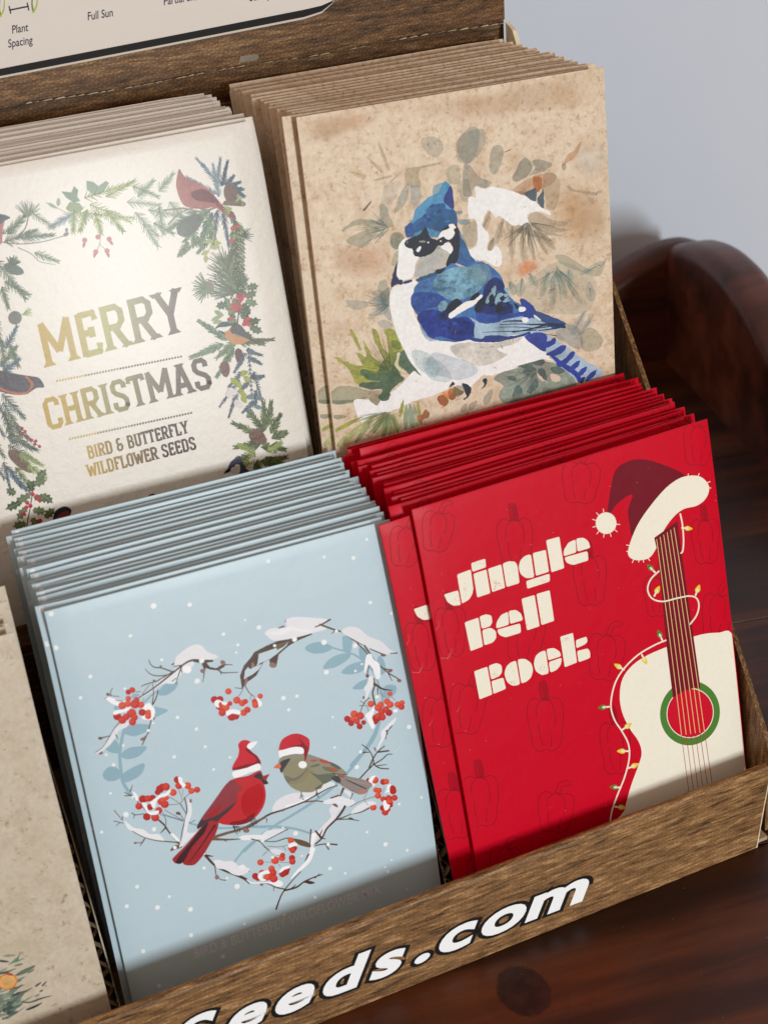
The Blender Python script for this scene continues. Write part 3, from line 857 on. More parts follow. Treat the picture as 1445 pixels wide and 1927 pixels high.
    A.fill([(1285, 215), (1320, 250), (1385, 310), (1396, 365), (1280, 395), (1165, 418), (1165, 400), (1260, 370), (1350, 350), (1360, 310), (1280, 250), (1270, 225)], '8a1420', a=.9)
    A.fill([(1282, 205), (1310, 175), (1372, 165), (1350, 200), (1315, 232), (1290, 225)], SNW2)
    A.fill([(1160, 430), (1280, 395), (1370, 360), (1398, 370), (1395, 410), (1300, 440), (1200, 480), (1165, 478)], SNW2)
    for (x, y) in ((1190, 940), (1335, 870)):
        A.stroke([(x - 25, y - 35), (x - 10, y - 25), (x + 15, y - 30), (x + 30, y + 5), (x + 28, y + 22)], 9, '2a2024', 6)
        A.stroke([(x - 12, y - 30), (x - 15, y + 5), (x - 5, y + 30)], 9, '2a2024', 5); A.stroke([(x, y - 30), (x + 8, y), (x + 5, y + 40)], 8, '2a2024', 5)
    A.stroke([(1160, 905), (1170, 930)], 8, '2a2024'); A.stroke([(1325, 830), (1325, 860)], 8, '2a2024')
    # ---- brown bird
    A.frame(460, 1360, 4.516)
    A.fill([(290, 330), (320, 290), (400, 265), (500, 258), (600, 285), (720, 330), (810, 375), (870, 430), (840, 450), (760, 440), (740, 475), (680, 520), (600, 580), (530, 592), (450, 575), (390, 540), (345, 480), (325, 420), (300, 380)], '8f8b79')
    A.fill([(330, 430), (380, 340), (480, 300), (540, 340), (600, 420), (650, 500), (590, 570), (520, 585), (440, 565), (370, 510)], 'a09878', a=.8)
    A.fill([(345, 450), (420, 470), (490, 430), (540, 380), (520, 460), (440, 510), (370, 510)], '85837c', a=.6)
    A.fill([(380, 500), (460, 480), (540, 400), (560, 420), (500, 500), (420, 520)], 'aba079', a=.6)
    A.fill([(600, 560), (660, 520), (650, 560)], '6a7050', a=.6)
    A.fill([(550, 410), (620, 440), (740, 430), (780, 460), (680, 520), (640, 490), (590, 450)], '6f7560', a=.8)
    A.fill([(555, 375), (600, 355), (640, 350), (630, 368), (580, 378)], '5f6a4c'); A.fill([(665, 370), (740, 390), (800, 400), (760, 420), (680, 400)], '666e50')
    A.fill([(555, 318), (590, 312), (625, 318), (590, 332)], 'b0564c'); A.fill([(635, 312), (680, 315), (725, 335), (700, 348), (650, 335)], 'b84a44'); A.fill([(705, 372), (790, 395), (770, 415), (720, 395)], 'b0604c', a=.9)
    A.fill([(720, 330), (790, 360), (820, 385), (800, 395), (740, 365)], '6b6a68', a=.8)
    A.fill([(820, 440), (900, 460), (1000, 480), (1085, 520), (1060, 560), (1020, 605), (960, 605), (890, 570), (820, 530), (780, 480)], '8f837e')
    A.fill([(1000, 560), (1030, 570), (1020, 605), (960, 605)], 'c0897c', a=.8); A.stroke([(800, 450), (900, 500), (1030, 560)], 8, '2e2a30', 10); A.stroke([(790, 490), (850, 540), (925, 580)], 8, '2e2a30', 10)
    A.stroke([(830, 470), (950, 500), (1070, 530)], 5, 'b09890', 5); A.stroke([(800, 510), (870, 550), (960, 590)], 12, 'a08078', 6)
    A.fill([(740, 465), (790, 450), (820, 490), (800, 510), (760, 495)], '3a3a3c'); A.stroke([(750, 430), (830, 440), (870, 440)], 8, '33343a', 6); A.fill([(800, 430), (850, 450), (830, 470), (790, 450)], 'a8685a', a=.8)
    A.fill([(300, 345), (330, 320), (390, 305), (365, 350), (335, 395), (315, 428), (298, 390), (312, 370)], '2e2a2c')
    A.fill([(248, 380), (280, 350), (300, 348), (312, 370), (300, 388), (270, 388)], 'd8704c')
    A.fill([(300, 240), (292, 225), (310, 160), (350, 120), (420, 93), (480, 98), (540, 130), (555, 160), (550, 230), (530, 280), (520, 325), (510, 325), (505, 270), (490, 215), (400, 215)], 'c4182c')
    A.fill([(460, 130), (520, 190), (540, 230), (520, 320), (510, 270), (495, 215), (420, 205), (380, 215), (420, 195), (480, 180)], '8a1a2a', a=.9)
    A.fill([(290, 240), (330, 230), (430, 205), (495, 215), (500, 262), (420, 265), (330, 285), (300, 298)], SNW2)
    A.ell(495, 357, 36, 31, 0, SNW2)
    for x, y in ((485, 620), (615, 600)):
        A.stroke([(x, y - 35), (x - 2, y), (x + 10, y + 28), (x + 20, y + 30)], 8, '3a3236', 6); A.stroke([(x, y - 10), (x - 15, y + 25)], 7, '3a3236', 5); A.stroke([(x, y - 10), (x + 20, y + 10)], 7, '3a3236', 5)
    # ---- snow dots (photo coordinates of the whole picture)
    A.frame(150, 1120, 2.223)
    dots = [(310, 45, 13), (461, 40, 10), (213, 170, 8), (602, 163, 8), (750, 135, 10), (692, 104, 5), (46, 340, 9), (5, 429, 8), (344, 270, 7), (662, 208, 7), (655, 240, 6), (492, 359, 12), (190, 391, 6), (410, 511, 8), (489, 560, 8), (526, 634, 7),
            (629, 678, 6), (561, 729, 7), (396, 676, 8), (852, 430, 10), (909, 422, 8), (875, 479, 8), (1058, 509, 5), (1066, 637, 6), (1022, 197, 12), (1032, 322, 11), (899, 185, 11), (816, 211, 7), (511, 274, 12), (1152, 210, 10), (1215, 31, 8), (1303, 76, 6), (1377, 551, 10),
            (93, 991, 7), (130, 829, 6), (241, 1219, 9), (198, 1301, 9), (326, 1306, 11), (464, 1314, 11), (376, 1261, 7), (521, 1141, 8), (659, 1218, 12), (617, 1183, 6), (681, 1137, 12), (1047, 1143, 9), (1110, 1163, 6), (1279, 1042, 10), (1202, 991, 6), (1277, 1137, 5), (1304, 1108, 4), (903, 996, 11),
            (1336, 874, 6), (1429, 846, 6), (1159, 719, 10), (985, 1264, 7), (1369, 1231, 5), (856, 1338, 6), (690, 1375, 6), (1180, 288, 5), (1153, 317, 6), (1073, 150, 7), (1039, 1042, 8), (765, 1028, 7), (400, 1055, 7), (183, 628, 6), (288, 566, 7), (308, 535, 5), (143, 710, 8), (312, 979, 10), (1244, 425, 8), (1175, 655, 8), (850, 972, 5), (47, 960, 6), (930, 1090, 5)]
    for i, (x, y, r) in enumerate(dots):
        A.ell(x, y, r, r * .9, -.6, 'f4f6f8', nl=(i == 0), n=12, a=.95)
    A.frame(0, 0, 1)
    for i, (x, y, r) in enumerate([(110, 1140, 4), (350, 1075, 3), (505, 1056, 4), (600, 1012, 4), (610, 1048, 3), (97, 1155, 5), (106, 1219, 5), (665, 1050, 4), (690, 1015, 3), (300, 1855, 4), (420, 1800, 4), (270, 1790, 4), (630, 1790, 4), (560, 1830, 3), (360, 1760, 4), (730, 1640, 3), (766, 1600, 3), (250, 1500, 3), (200, 1420, 3)]):
        A.ell(x, y, r, r, 0, 'f4f6f8', nl=(i == 0), n=10, a=.9)
    A.glyphs('BIRD & BUTTERFLY WILDFLOWER MIX', (367, 1804), (26.8, -9.5), (-4.6, -25), 'dbe6ee', a=.95, offset=.006, spacing=1.06, wscale=.72)
    return A


# ================================================================== artwork: guitar, lights and peppers (red packet)
def art_red():
    A = Art(5)
    CR, MA, GR, LN, YE = 'f1ead8', '741022', '4f8034', '8a0c1e', 'e6cf3c'

    def pepper(cx, cy, w, h, rot=-.03, kind=0, lw=2.7):
        c, s = math.cos(rot), math.sin(rot)
        def T(L): return [(cx + (x * w) * c - (y * h) * s, cy + (x * w) * s + (y * h) * c) for x, y in L]
        A.stroke(T([(-.12, -.42), (-.3, -.46), (-.47, -.36), (-.5, -.1), (-.42, .2), (-.36, .42), (-.2, .5), (0, .47), (.15, .5), (.36, .42), (.44, .2), (.5, -.1), (.48, -.36), (.3, -.46), (.12, -.42), (0, -.46)]), lw, LN, closed=True)
        A.stroke(T([(-.12, -.4), (-.24, -.3), (-.25, -.1)]), lw, LN, nl=False); A.stroke(T([(0, -.43), (.2, -.35), (.27, -.1), (.24, .05)]), lw, LN, nl=False)
        A.stroke(T([(-.2, 0), (-.18, .2), (-.1, .4)]), lw, LN, nl=False); A.stroke(T([(.16, .15), (.12, .42)]), lw, LN, nl=False)
        if kind == 0:
            A.fill(T([(-.14, -.72), (-.04, -.76), (.06, -.73), (.12, -.45), (0, -.42), (-.1, -.45)]), MA, a=.16, nl=True)
            A.stroke(T([(-.14, -.72), (-.04, -.76), (.06, -.73), (.12, -.45), (0, -.42), (-.1, -.45)]), lw, LN, closed=True, nl=False)
            A.stroke(T([(-.05, -.7), (.02, -.47)]), lw, LN, nl=False); A.stroke(T([(.02, -.7), (.07, -.48)]), lw, LN, nl=False)
        else:
            A.stroke(T([(-.05, -.44), (0, -.6), (.1, -.72), (.3, -.76), (.36, -.68), (.25, -.64), (.14, -.6), (.08, -.44)]), lw, LN, nl=False)
    A.frame(760, 780, 2.109)
    pepper(440, 505, 140, 200, -.04)
    pepper(132, 462, 125, 165, .14, 1)
    pepper(700, 268, 148, 170, .08, 1)
    pepper(738, 655, 130, 205, -.04)
    pepper(185, 860, 120, 205, -.05)
    pepper(1195, 500, 110, 185, -.04)
    pepper(1165, 120, 115, 165, .05, 1)
    pepper(800, 960, 145, 190, .1, 1)
    pepper(1240, 800, 120, 190, .1, 1)
    pepper(1000, 720, 95, 165, -.02, 1)
    pepper(480, 880, 150, 210, .12, 1)
    A.frame(760, 1200, 2.109)
    pepper(562, 340, 142, 220, -.04)
    pepper(250, 280, 140, 205, .12, 1)
    pepper(305, 645, 140, 210, -.05)
    pepper(600, 690, 142, 165, .08, 1)
    pepper(838, 435, 118, 215, -.05)
    pepper(400, 900, 120, 150, .08, 1)
    # hat
    A.frame(760, 780, 2.109)
    A.fill([(805, 400), (820, 290), (840, 220), (890, 185), (950, 178), (1030, 200), (1115, 245), (1050, 290), (980, 370), (910, 480), (895, 440), (888, 380), (905, 318), (850, 350), (815, 395)], MA)
    A.fill([(890, 560), (893, 520), (925, 440), (975, 365), (1040, 290), (1100, 250), (1160, 243), (1195, 262), (1210, 295), (1195, 335), (1160, 362), (1110, 375), (1070, 405), (1030, 460), (1000, 530), (970, 570), (920, 578)], CR)
    A.ell(801, 431, 41, 43, 0, CR, n=32)
    for k in range(9):
        t = .1 + k * .55
        if 2.9 < t < 3.1: continue
        A.stroke([(801 + 41 * math.cos(t), 431 + 41 * math.sin(t)), (801 + 55 * math.cos(t), 431 + 57 * math.sin(t))], 3, CR, nl=False)
    for (a, b) in (((1125, 248), (1127, 236)), ((1165, 246), (1170, 234)), ((1200, 272), (1213, 266)), ((1207, 290), (1216, 292)), ((892, 520), (882, 518)), ((893, 545), (882, 543)), ((910, 575), (905, 588)), ((932, 576), (930, 586)), ((948, 576), (950, 586)), ((968, 572), (974, 580))):
        A.stroke([a, b], 3, CR, nl=False)
    # guitar body
    A.frame(1140, 1040, 3.213)
    A.fill([(520, 510), (600, 490), (680, 484), (757, 488), (800, 700), (862, 1240), (880, 1400), (900, 1600), (95, 1660), (110, 1560), (150, 1410), (190, 1300), (214, 1215), (195, 1140), (140, 1060), (95, 960), (82, 860), (100, 760), (160, 680), (250, 620), (365, 570), (440, 540)], CR, sub=4)
    A.fill([(340, 1552), (812, 1352), (818, 1420), (345, 1640)], '1e3a1c', smooth=False)
    # rosette
    A.ell(506, 970, 180, 196, .25, GR, n=48)
    A.ell(507, 970, 142, 152, .3, CR, n=48)
    A.ell(507, 970, 137, 147, .3, 'cc0f2a', n=48)
    A.fill([(290, -90), (430, -190), (455, 0), (570, 820), (535, 818), (470, 835), (403, 878), (365, 570), (310, 0)], MA, smooth=False)
    for k in range(6):
        x0 = 322 + k * 22.5; x1 = 440 + k * 34.0; x2 = 505 + k * 27.5
        f = lambda t: (322 + k * 21 + (455 + k * 27.5 - 322 - k * 21) * t)
        A.stroke([(305 + k * 21, -80 - k * 14), (455 + k * 27.8, 1105 - k * 4)], 4, 'ecc787', smooth=False)
        A.stroke([(455 + k * 27.8, 1105 - k * 4), (505 + k * 28, 1490 - k * 12)], 3.4, 'a8283a', smooth=False)
    # light strings
    A.stroke([(360, 530), (290, 560), (190, 620), (100, 710), (50, 800), (28, 920), (50, 1010), (95, 1080), (135, 1160), (138, 1250), (110, 1360), (70, 1460), (35, 1560), (20, 1660)], 9, CR)
    A.stroke([(318, 112), (270, 160), (250, 220), (275, 275), (340, 295), (430, 275), (500, 262), (545, 275), (560, 320), (545, 380), (507, 432)], 9, CR)
    A.frame(760, 780, 2.109)
    A.stroke([(1095, 395), (1104, 440), (1108, 500), (1105, 540), (1098, 550)], 6, CR)
    A.frame(1140, 1040, 3.213)

    def bulb(x, y, ang, col, s=1.0):
        c, sn = math.cos(ang), math.sin(ang)
        def T(L): return [(x + a * c - b * sn, y + a * sn + b * c) for a, b in L]
        A.stroke(T([(-38 * s, 0), (-14 * s, 0)]), 10 * s, CR)
        A.fill(T([(-18 * s, -8 * s), (-6 * s, -15 * s), (8 * s, -13 * s), (30 * s, 0), (8 * s, 13 * s), (-6 * s, 15 * s), (-18 * s, 8 * s)]), col)
        A.fill(T([(-16 * s, -5 * s), (-2 * s, -7 * s), (6 * s, 0), (-2 * s, 7 * s), (-16 * s, 5 * s)]), 'f6f3d8', a=.85)
    for x, y, an, c in ((268, 92, -2.35, GR), (308, 228, -1.1, YE), (553, 222, -1.2, YE), (323, 495, -2.0, GR), (232, 650, 1.1, YE), (74, 688, -2.6, YE), (130, 1048, -.6, YE), (95, 1200, 3.14, YE), (170, 1288, -.4, YE), (50, 1418, 3.2, GR), (92, 1540, .1, YE), (-20, 935, 3.05, GR)):
        bulb(x, y, an, c)
    A.frame(760, 780, 2.109)
    bulb(1125, 452, .1, YE, .62)
    # lettering: stencil capitals traced as separate plates
    A.frame(820, 960, 4.66)
    P = []
    def rnd(P, r=12):
        out = []
        n = len(P)
        for i, p in enumerate(P):
            p = np.array(p, float); a = np.array(P[i - 1], float); b = np.array(P[(i + 1) % n], float)
            da = a - p; db = b - p
            la, lb = np.linalg.norm(da), np.linalg.norm(db)
            q0 = p + da / la * min(r, la / 3); q1 = p + db / lb * min(r, lb / 3)
            for t in (0, .33, .67, 1): out.append((1 - t) ** 2 * q0 + 2 * t * (1 - t) * p + t * t * q1)
        return out
    def plate(P, r=12): A.fill(rnd(P, r), CR, smooth=False)
    def cur(P): A.fill(P, CR)
    # J
    plate([(185, 565), (305, 520), (328, 690), (318, 740), (290, 785), (228, 820)], 14)
    plate([(70, 740), (195, 703), (218, 832), (150, 838), (100, 805)], 14)
    # i
    plate([(308, 465), (432, 425), (440, 500), (320, 542)], 14); plate([(328, 558), (442, 520), (476, 728), (362, 766)])
    # n
    plate([(456, 515), (572, 476), (606, 680), (492, 718)]); plate([(584, 468), (640, 448), (695, 452), (715, 490), (732, 640), (618, 674)], 16)
    # g
    plate([(832, 386), (862, 590), (790, 598), (740, 560), (724, 500), (738, 440), (780, 400)], 22); plate([(848, 378), (962, 348), (990, 540), (876, 576)]); plate([(790, 622), (996, 556), (998, 625), (800, 690)], 16)
    # l
    plate([(965, 265), (1080, 232), (1124, 508), (1012, 545)])
    # e
    def e_(dx, dy):
        plate([(1118 + dx, 405 + dy), (1120 + dx, 350 + dy), (1160 + dx, 285 + dy), (1222 + dx, 256 + dy), (1230 + dx, 370 + dy)], 18)
        plate([(1227 + dx, 250 + dy), (1290 + dx, 240 + dy), (1335 + dx, 270 + dy), (1354 + dx, 330 + dy), (1240 + dx, 364 + dy)], 18)
        plate([(1124 + dx, 415 + dy), (1328 + dx, 358 + dy), (1336 + dx, 440 + dy), (1200 + dx, 482 + dy), (1145 + dx, 462 + dy)], 18)
    e_(0, 0)
    # Bell
    plate([(252, 985), (372, 942), (412, 1195), (304, 1236)]); plate([(382, 932), (440, 912), (488, 925), (494, 985), (475, 1018), (402, 1042)], 18); plate([(405, 1052), (480, 1030), (525, 1060), (530, 1120), (500, 1160), (424, 1186)], 18)
    e_(-590, 634)
    plate([(750, 778), (864, 744), (908, 1018), (798, 1054)]); plate([(880, 736), (996, 702), (1036, 970), (924, 1008)])
    # Rock
    plate([(335, 1414), (450, 1372), (494, 1616), (382, 1660)]); plate([(462, 1364), (530, 1340), (575, 1358), (580, 1420), (556, 1456), (484, 1486)], 18); plate([(486, 1500), (590, 1468), (614, 1566), (504, 1612)], 14)
    plate([(702, 1318), (738, 1530), (670, 1542), (620, 1505), (598, 1430), (620, 1366), (655, 1335)], 24); plate([(714, 1308), (780, 1302), (835, 1340), (852, 1400), (835, 1465), (800, 1500), (748, 1522)], 24)
    plate([(960, 1228), (990, 1432), (925, 1448), (872, 1410), (856, 1345), (872, 1280), (910, 1245)], 24); plate([(968, 1218), (1035, 1208), (1085, 1240), (1098, 1280), (984, 1318)], 18); plate([(988, 1332), (1104, 1292), (1095, 1355), (1060, 1400), (1002, 1426)], 20)
    plate([(1088, 1110), (1200, 1076), (1236, 1335), (1128, 1378)]); plate([(1225, 1140), (1320, 1108), (1328, 1155), (1300, 1180), (1230, 1212)], 16); plate([(1236, 1235), (1330, 1212), (1350, 1240), (1352, 1296), (1250, 1334)], 16)
    # worn ink in the letters and stray flecks
    r = random.Random(8)
    for (x, y, sx, sy, n) in ((262, 690, 22, 40, 14), (520, 645, 30, 40, 22), (545, 655, 30, 20, 12), (510, 695, 20, 8, 8), (1140, 1130, 40, 30, 16), (520, 1445, 35, 20, 16), (930, 1390, 30, 25, 14), (675, 1510, 20, 15, 8), (930, 970, 10, 30, 6), (800, 1005, 6, 10, 4), (960, 620, 40, 12, 10), (370, 470, 50, 20, 10), (650, 1400, 40, 60, 8), (200, 780, 60, 30, 8)):
        for _ in range(n):
            A.ell(x + r.gauss(0, sx * .5), y + r.gauss(0, sy * .5), r.uniform(1.2, 4.5), r.uniform(1, 3), r.uniform(0, 3), 'c81830', n=6, nl=(_ == 0), a=.8)
    A.frame(760, 780, 2.109)
    for i in range(70):
        x, y = r.uniform(60, 1250), r.uniform(60, 1800)
        A.ell(x, y, r.uniform(.7, 2.0), r.uniform(.7, 1.6), 0, 'f0a898', n=6, nl=(i == 0), a=.8)
    # handling creases along the left edge
    A.frame(820, 960, 4.66)
    for P, w_ in (([(30, 1300), (70, 1296), (100, 1296), (128, 1270), (138, 1215)], 5), ([(95, 1300), (112, 1290), (122, 1255)], 9), ([(0, 1050), (24, 1012), (20, 960)], 4), ([(180, 1771), (205, 1740), (212, 1715)], 4)):
        A.stroke(P, w_, 'e88a94', 1.5, a=.55)
    return A


# ================================================================== artwork: watercolour jay on a snowy bough (speckled kraft packet)
def art_jay():
    A = Art(9)
    rr = random.Random(21)

    def wc(P, col, a=.6, w=.35, jag=3.0, smooth=True):
        Q = [A.px(p) for p in P]
        Q = crom(Q, True, 5) if smooth else Q
        j = jag / A.f[2]
        Q = [(q[0] + rr.uniform(-j, j), q[1] + rr.uniform(-j, j)) for q in Q]
        f = A.f; A.f = (0, 0, 1.0)
        if a < .72: a *= .60; w = max(w, .5) * 1.5
        elif w > .15: w = min(1.0, w * 1.9)
        A.fill(Q, col, a=a, w=w, smooth=False)
        A.f = f

    def leaf(x0, y0, x1, y1, wd, col, a=.45):
        dx, dy = x1 - x0, y1 - y0
        L = math.hypot(dx, dy); nx_, ny_ = -dy / L * wd / 2, dx / L * wd / 2
        P = [(x0, y0), (x0 + dx * .3 + nx_ * .8, y0 + dy * .3 + ny_ * .8), (x0 + dx * .65 + nx_, y0 + dy * .65 + ny_), (x0 + dx * .92 + nx_ * .6, y0 + dy * .92 + ny_ * .6), (x1, y1), (x0 + dx * .92 - nx_ * .6, y0 + dy * .92 - ny_ * .6), (x0 + dx * .65 - nx_, y0 + dy * .65 - ny_), (x0 + dx * .3 - nx_ * .8, y0 + dy * .3 - ny_ * .8)]
        if a >= .6:
            wc(P, col, a); return
        wc(P, col, a * .72)
        for k_ in range(3):
            o = rr.uniform(-.32, .32); t0, t1 = rr.uniform(.05, .4), rr.uniform(.7, 1.0)
            A.stroke([(x0 + dx * t0 + nx_ * o, y0 + dy * t0 + ny_ * o), (x0 + dx * (t0 + t1) / 2 + nx_ * (o * 1.6), y0 + dy * (t0 + t1) / 2 + ny_ * (o * 1.6)), (x0 + dx * t1 + nx_ * o, y0 + dy * t1 + ny_ * o)], wd * rr.uniform(.1, .3), col, 2, a=a * rr.uniform(.3, .7), w=.6)
    GY, GB, GG, BL, TN = '8a948c', '7f9a9c', '7b8f7c', '8fa9b8', 'b98f5e'
    # ---- loose warm stains on the paper
    A.frame(600, 330, 4.817)
    A.soft([(120, 640), (330, 600), (560, 620), (700, 760), (640, 920), (400, 960), (160, 900), (80, 780)], 'd19a70', 0.34,  .5)
    A.frame(860, 260, 4.817)
    A.soft([(900, 330), (1250, 420), (1390, 560), (1390, 900), (1200, 1000), (940, 960), (820, 760)], 'c79a66', 0.42,  .5)
    A.soft([(1050, 60), (1200, 20), (1380, 30), (1390, 300), (1250, 420), (1050, 340), (1000, 200)], 'e6d6c2', 0.8,  .3)
    A.soft([(620, 1080), (760, 1120), (720, 1220), (560, 1280), (520, 1200)], 'dc8a52', 0.5,  .6)
    A.frame(560, 200, 4.25)
    A.soft([(0, 90), (500, 20), (700, 10), (620, 160), (380, 230), (120, 320), (20, 300)], 'c49a70', 0.34,  .5)
    A.soft([(700, 20), (1400, -120), (2440, -320), (2450, -20), (1900, 60), (1200, 140)], 'c09462', 0.26,  .55)
    # ---- background foliage
    A.frame(560, 200, 4.25)
    for L in ((550, 400, 690, 540, 34, TN), (640, 280, 735, 520, 34, 'a5905e'), (420, 520, 555, 575, 46, 'b7a866'), (585, 600, 760, 555, 22, 'a5905e'), (680, 665, 840, 515, 14, 'a08a60')):
        leaf(*L, a=.4)
    wc([(860, 520), (900, 490), (1000, 475), (1130, 448), (1120, 472), (990, 498), (970, 560), (985, 640), (900, 645), (860, 600)], 'a09a6e', .5)
    wc([(880, 610), (890, 700), (860, 780), (775, 855), (790, 780), (830, 680)], GB, .45); wc([(905, 640), (975, 640), (980, 760), (920, 795), (905, 720)], BL, .45)
    wc([(990, 260), (1080, 240), (1160, 290), (1150, 370), (1100, 410), (1010, 350)], GY, .38); wc([(1290, 260), (1380, 170), (1450, 190), (1440, 330), (1370, 460), (1290, 400)], GY, .42)
    wc([(1190, 500), (1280, 470), (1300, 600), (1230, 625), (1190, 580)], GG, .3)
    wc([(655, 790), (710, 800), (735, 880), (765, 960), (640, 975), (560, 960), (480, 945), (360, 1000), (370, 970), (480, 905), (600, 910), (655, 900)], GG, .5)
    wc([(400, 1060), (520, 1000), (640, 985), (600, 1060), (520, 1130), (400, 1090)], GG, .45); wc([(745, 1030), (800, 1005), (850, 1040), (840, 1130), (770, 1140), (740, 1090)], '55766c', .65)
    wc([(520, 830), (580, 760), (585, 775), (540, 835), (525, 838)], '6d6054', .8)
    wc([(680, 700), (740, 620), (820, 600), (800, 680), (740, 820), (700, 990), (650, 980)], BL, .18)
    A.frame(600, 330, 4.817)
    wc([(655, 810), (690, 700), (725, 690), (720, 770), (690, 815)], GG, .4)
    wc([(250, 1150), (330, 1130), (440, 1150), (410, 1210), (300, 1215)], GB, .42); wc([(470, 1060), (560, 1040), (610, 1100), (640, 1170), (600, 1260), (450, 1270), (530, 1210), (440, 1150), (500, 1110)], GB, .45)
    wc([(545, 970), (600, 945), (630, 1010), (635, 1120), (570, 1140), (540, 1060)], '789590', .5); wc([(580, 1050), (640, 1020), (642, 1150), (600, 1170), (550, 1100)], '5f7f7c', .55)
    wc([(600, 1190), (660, 1240), (650, 1320), (590, 1260)], BL, .5); wc([(530, 1330), (600, 1310), (670, 1350), (640, 1390), (560, 1380)], BL, .42)
    wc([(1240, 330), (1290, 320), (1300, 345), (1260, 355)], '5f93a8', .7); wc([(1260, 405), (1355, 400), (1360, 440), (1280, 445)], '5f93a8', .7)
    A.frame(860, 260, 4.817)
    wc([(0, 20), (100, -60), (240, -80), (250, 60), (150, 200), (60, 230), (0, 180)], GY, .4)
    wc([(320, 80), (400, 70), (420, 140), (380, 280), (330, 330), (290, 260)], GY, .5); wc([(60, 240), (120, 250), (200, 350), (310, 400), (250, 450), (160, 430), (130, 520), (60, 520), (50, 400)], '808c88', .55)
    wc([(0, 420), (100, 380), (120, 560), (40, 560)], GY, .35)
    wc([(510, 330), (600, 180), (660, 210), (680, 280), (640, 340), (540, 395), (500, 370)], '848a80', .7); wc([(680, 210), (740, 190), (860, 235), (780, 300), (690, 330), (650, 345), (700, 270)], '848a84', .6)
    wc([(430, 125), (480, 100), (485, 106), (435, 130)], '8c3a30', .9, jag=1); wc([(830, 1380), (885, 1358), (888, 1364), (835, 1386)], '8c4a38', .9, jag=1)
    wc([(950, 260), (1000, 150), (1060, 110), (1110, 30), (1125, 60), (1060, 180), (970, 240)], 'c9945c', .6); wc([(950, 230), (985, 240), (980, 290), (950, 280)], 'a58a60', .6)
    wc([(500, 470), (640, 370), (760, 320), (900, 330), (850, 420), (700, 480), (560, 510)], 'd08a50', .5, .5); wc([(690, 350), (760, 360), (765, 450), (720, 490), (690, 420)], 'b8703c', .75); wc([(520, 490), (600, 480), (620, 515), (550, 512)], 'b8602c', .6)
    wc([(780, 330), (880, 320), (930, 430), (900, 620), (820, 640), (790, 520)], '9a8a68', .35)
    wc([(990, 430), (1080, 470), (1250, 490), (1240, 520), (1100, 490), (1030, 480)], '8f9080', .4)
    # pine tufts right of the snow
    for L in ((500, 780, 495, 1095, 62), (590, 800, 600, 1120, 60), (640, 800, 700, 1110, 46), (700, 840, 820, 1060, 40), (700, 830, 890, 1010, 60), (420, 720, 350, 960, 66), (300, 660, 220, 890, 60), (330, 900, 290, 1030, 60)):
        leaf(*L, '857f6c', .48)
    wc([(440, 720), (560, 780), (650, 820), (640, 720), (720, 670), (860, 740), (1000, 760), (960, 800), (840, 800), (1020, 830), (880, 860), (960, 890), (820, 880), (860, 940), (720, 900), (560, 860), (470, 860)], '8e8872', .4)
    wc([(50, 800), (170, 760), (180, 940), (110, 990), (60, 900)], '8e8f7e', .45)
    wc([(890, 1060), (980, 1060), (1080, 1120), (1250, 1200), (1350, 1080), (1290, 1250), (1140, 1220), (1000, 1170), (920, 1120)], '8a9a84', .45)
    for L in ((830, 1200, 760, 1440, 70), (900, 1150, 985, 1460, 64), (880, 1270, 860, 1560, 60), (980, 1280, 1130, 1500, 54), (650, 1220, 715, 1340, 70), (1010, 1180, 1030, 1290, 60), (590, 1270, 560, 1440, 80), (480, 1300, 520, 1420, 90), (1190, 1300, 1220, 1480, 90), (1110, 1240, 1340, 1120, 60)):
        leaf(*L, '7f9a94', .5)
    wc([(640, 1300), (900, 1120), (1140, 1200), (1260, 1320), (1200, 1560), (980, 1600), (700, 1560), (600, 1440)], 'a8b0a2', .33)
    # ---- snow
    W1 = 'f0eeec'
    wc([(165, 440), (240, 460), (320, 440), (480, 475), (600, 520), (700, 570), (760, 630), (840, 665), (835, 700), (750, 665), (690, 670), (635, 700), (655, 820), (560, 785), (500, 790), (380, 705), (350, 720), (290, 655), (250, 700), (230, 800), (290, 880), (270, 1000), (310, 1020), (350, 975), (400, 1040), (400, 1140), (345, 1165), (250, 1110), (160, 1100), (105, 1020), (170, 980), (185, 880), (170, 740), (105, 720), (100, 560), (120, 530), (165, 530)], W1, 1, .03, 3)
    wc([(610, 500), (700, 455), (720, 480), (715, 560), (690, 570), (640, 540)], '4f6470', .9); wc([(725, 540), (760, 500), (775, 455), (785, 500), (785, 620), (765, 630), (735, 590)], '4f6470', .9)
    # ---- left sprigs
    A.frame(600, 580, 5.16)
    wc([(100, 850), (180, 760), (330, 760), (480, 800), (600, 800), (580, 860), (420, 880), (330, 910), (180, 935), (110, 910)], '8a9c7c', .6)
    wc([(110, 900), (300, 890), (480, 860), (400, 900), (200, 935)], '55705c', .5); wc([(125, 1045), (200, 1035), (270, 1050), (180, 1080)], '6f8468', .6)
    YG, DG = 'a3a648', '4c6448'
    wc([(150, 480), (200, 480), (320, 540), (420, 560), (380, 470), (380, 430), (460, 470), (430, 330), (450, 340), (520, 460), (600, 520), (640, 510), (560, 360), (515, 220), (545, 200), (580, 260), (630, 400), (690, 420), (640, 240), (640, 205), (740, 215), (820, 400), (860, 470), (800, 620), (700, 760), (560, 740), (380, 740), (320, 660), (290, 590), (200, 520)], YG, .85, .35, 5)
    wc([(300, 205), (330, 220), (370, 290), (410, 400), (390, 400), (330, 290)], YG, .8)
    wc([(700, 330), (760, 310), (800, 390), (740, 400)], '6f8444', .7); wc([(640, 520), (700, 440), (780, 420), (840, 480), (800, 560), (720, 540)], '70864c', .7)
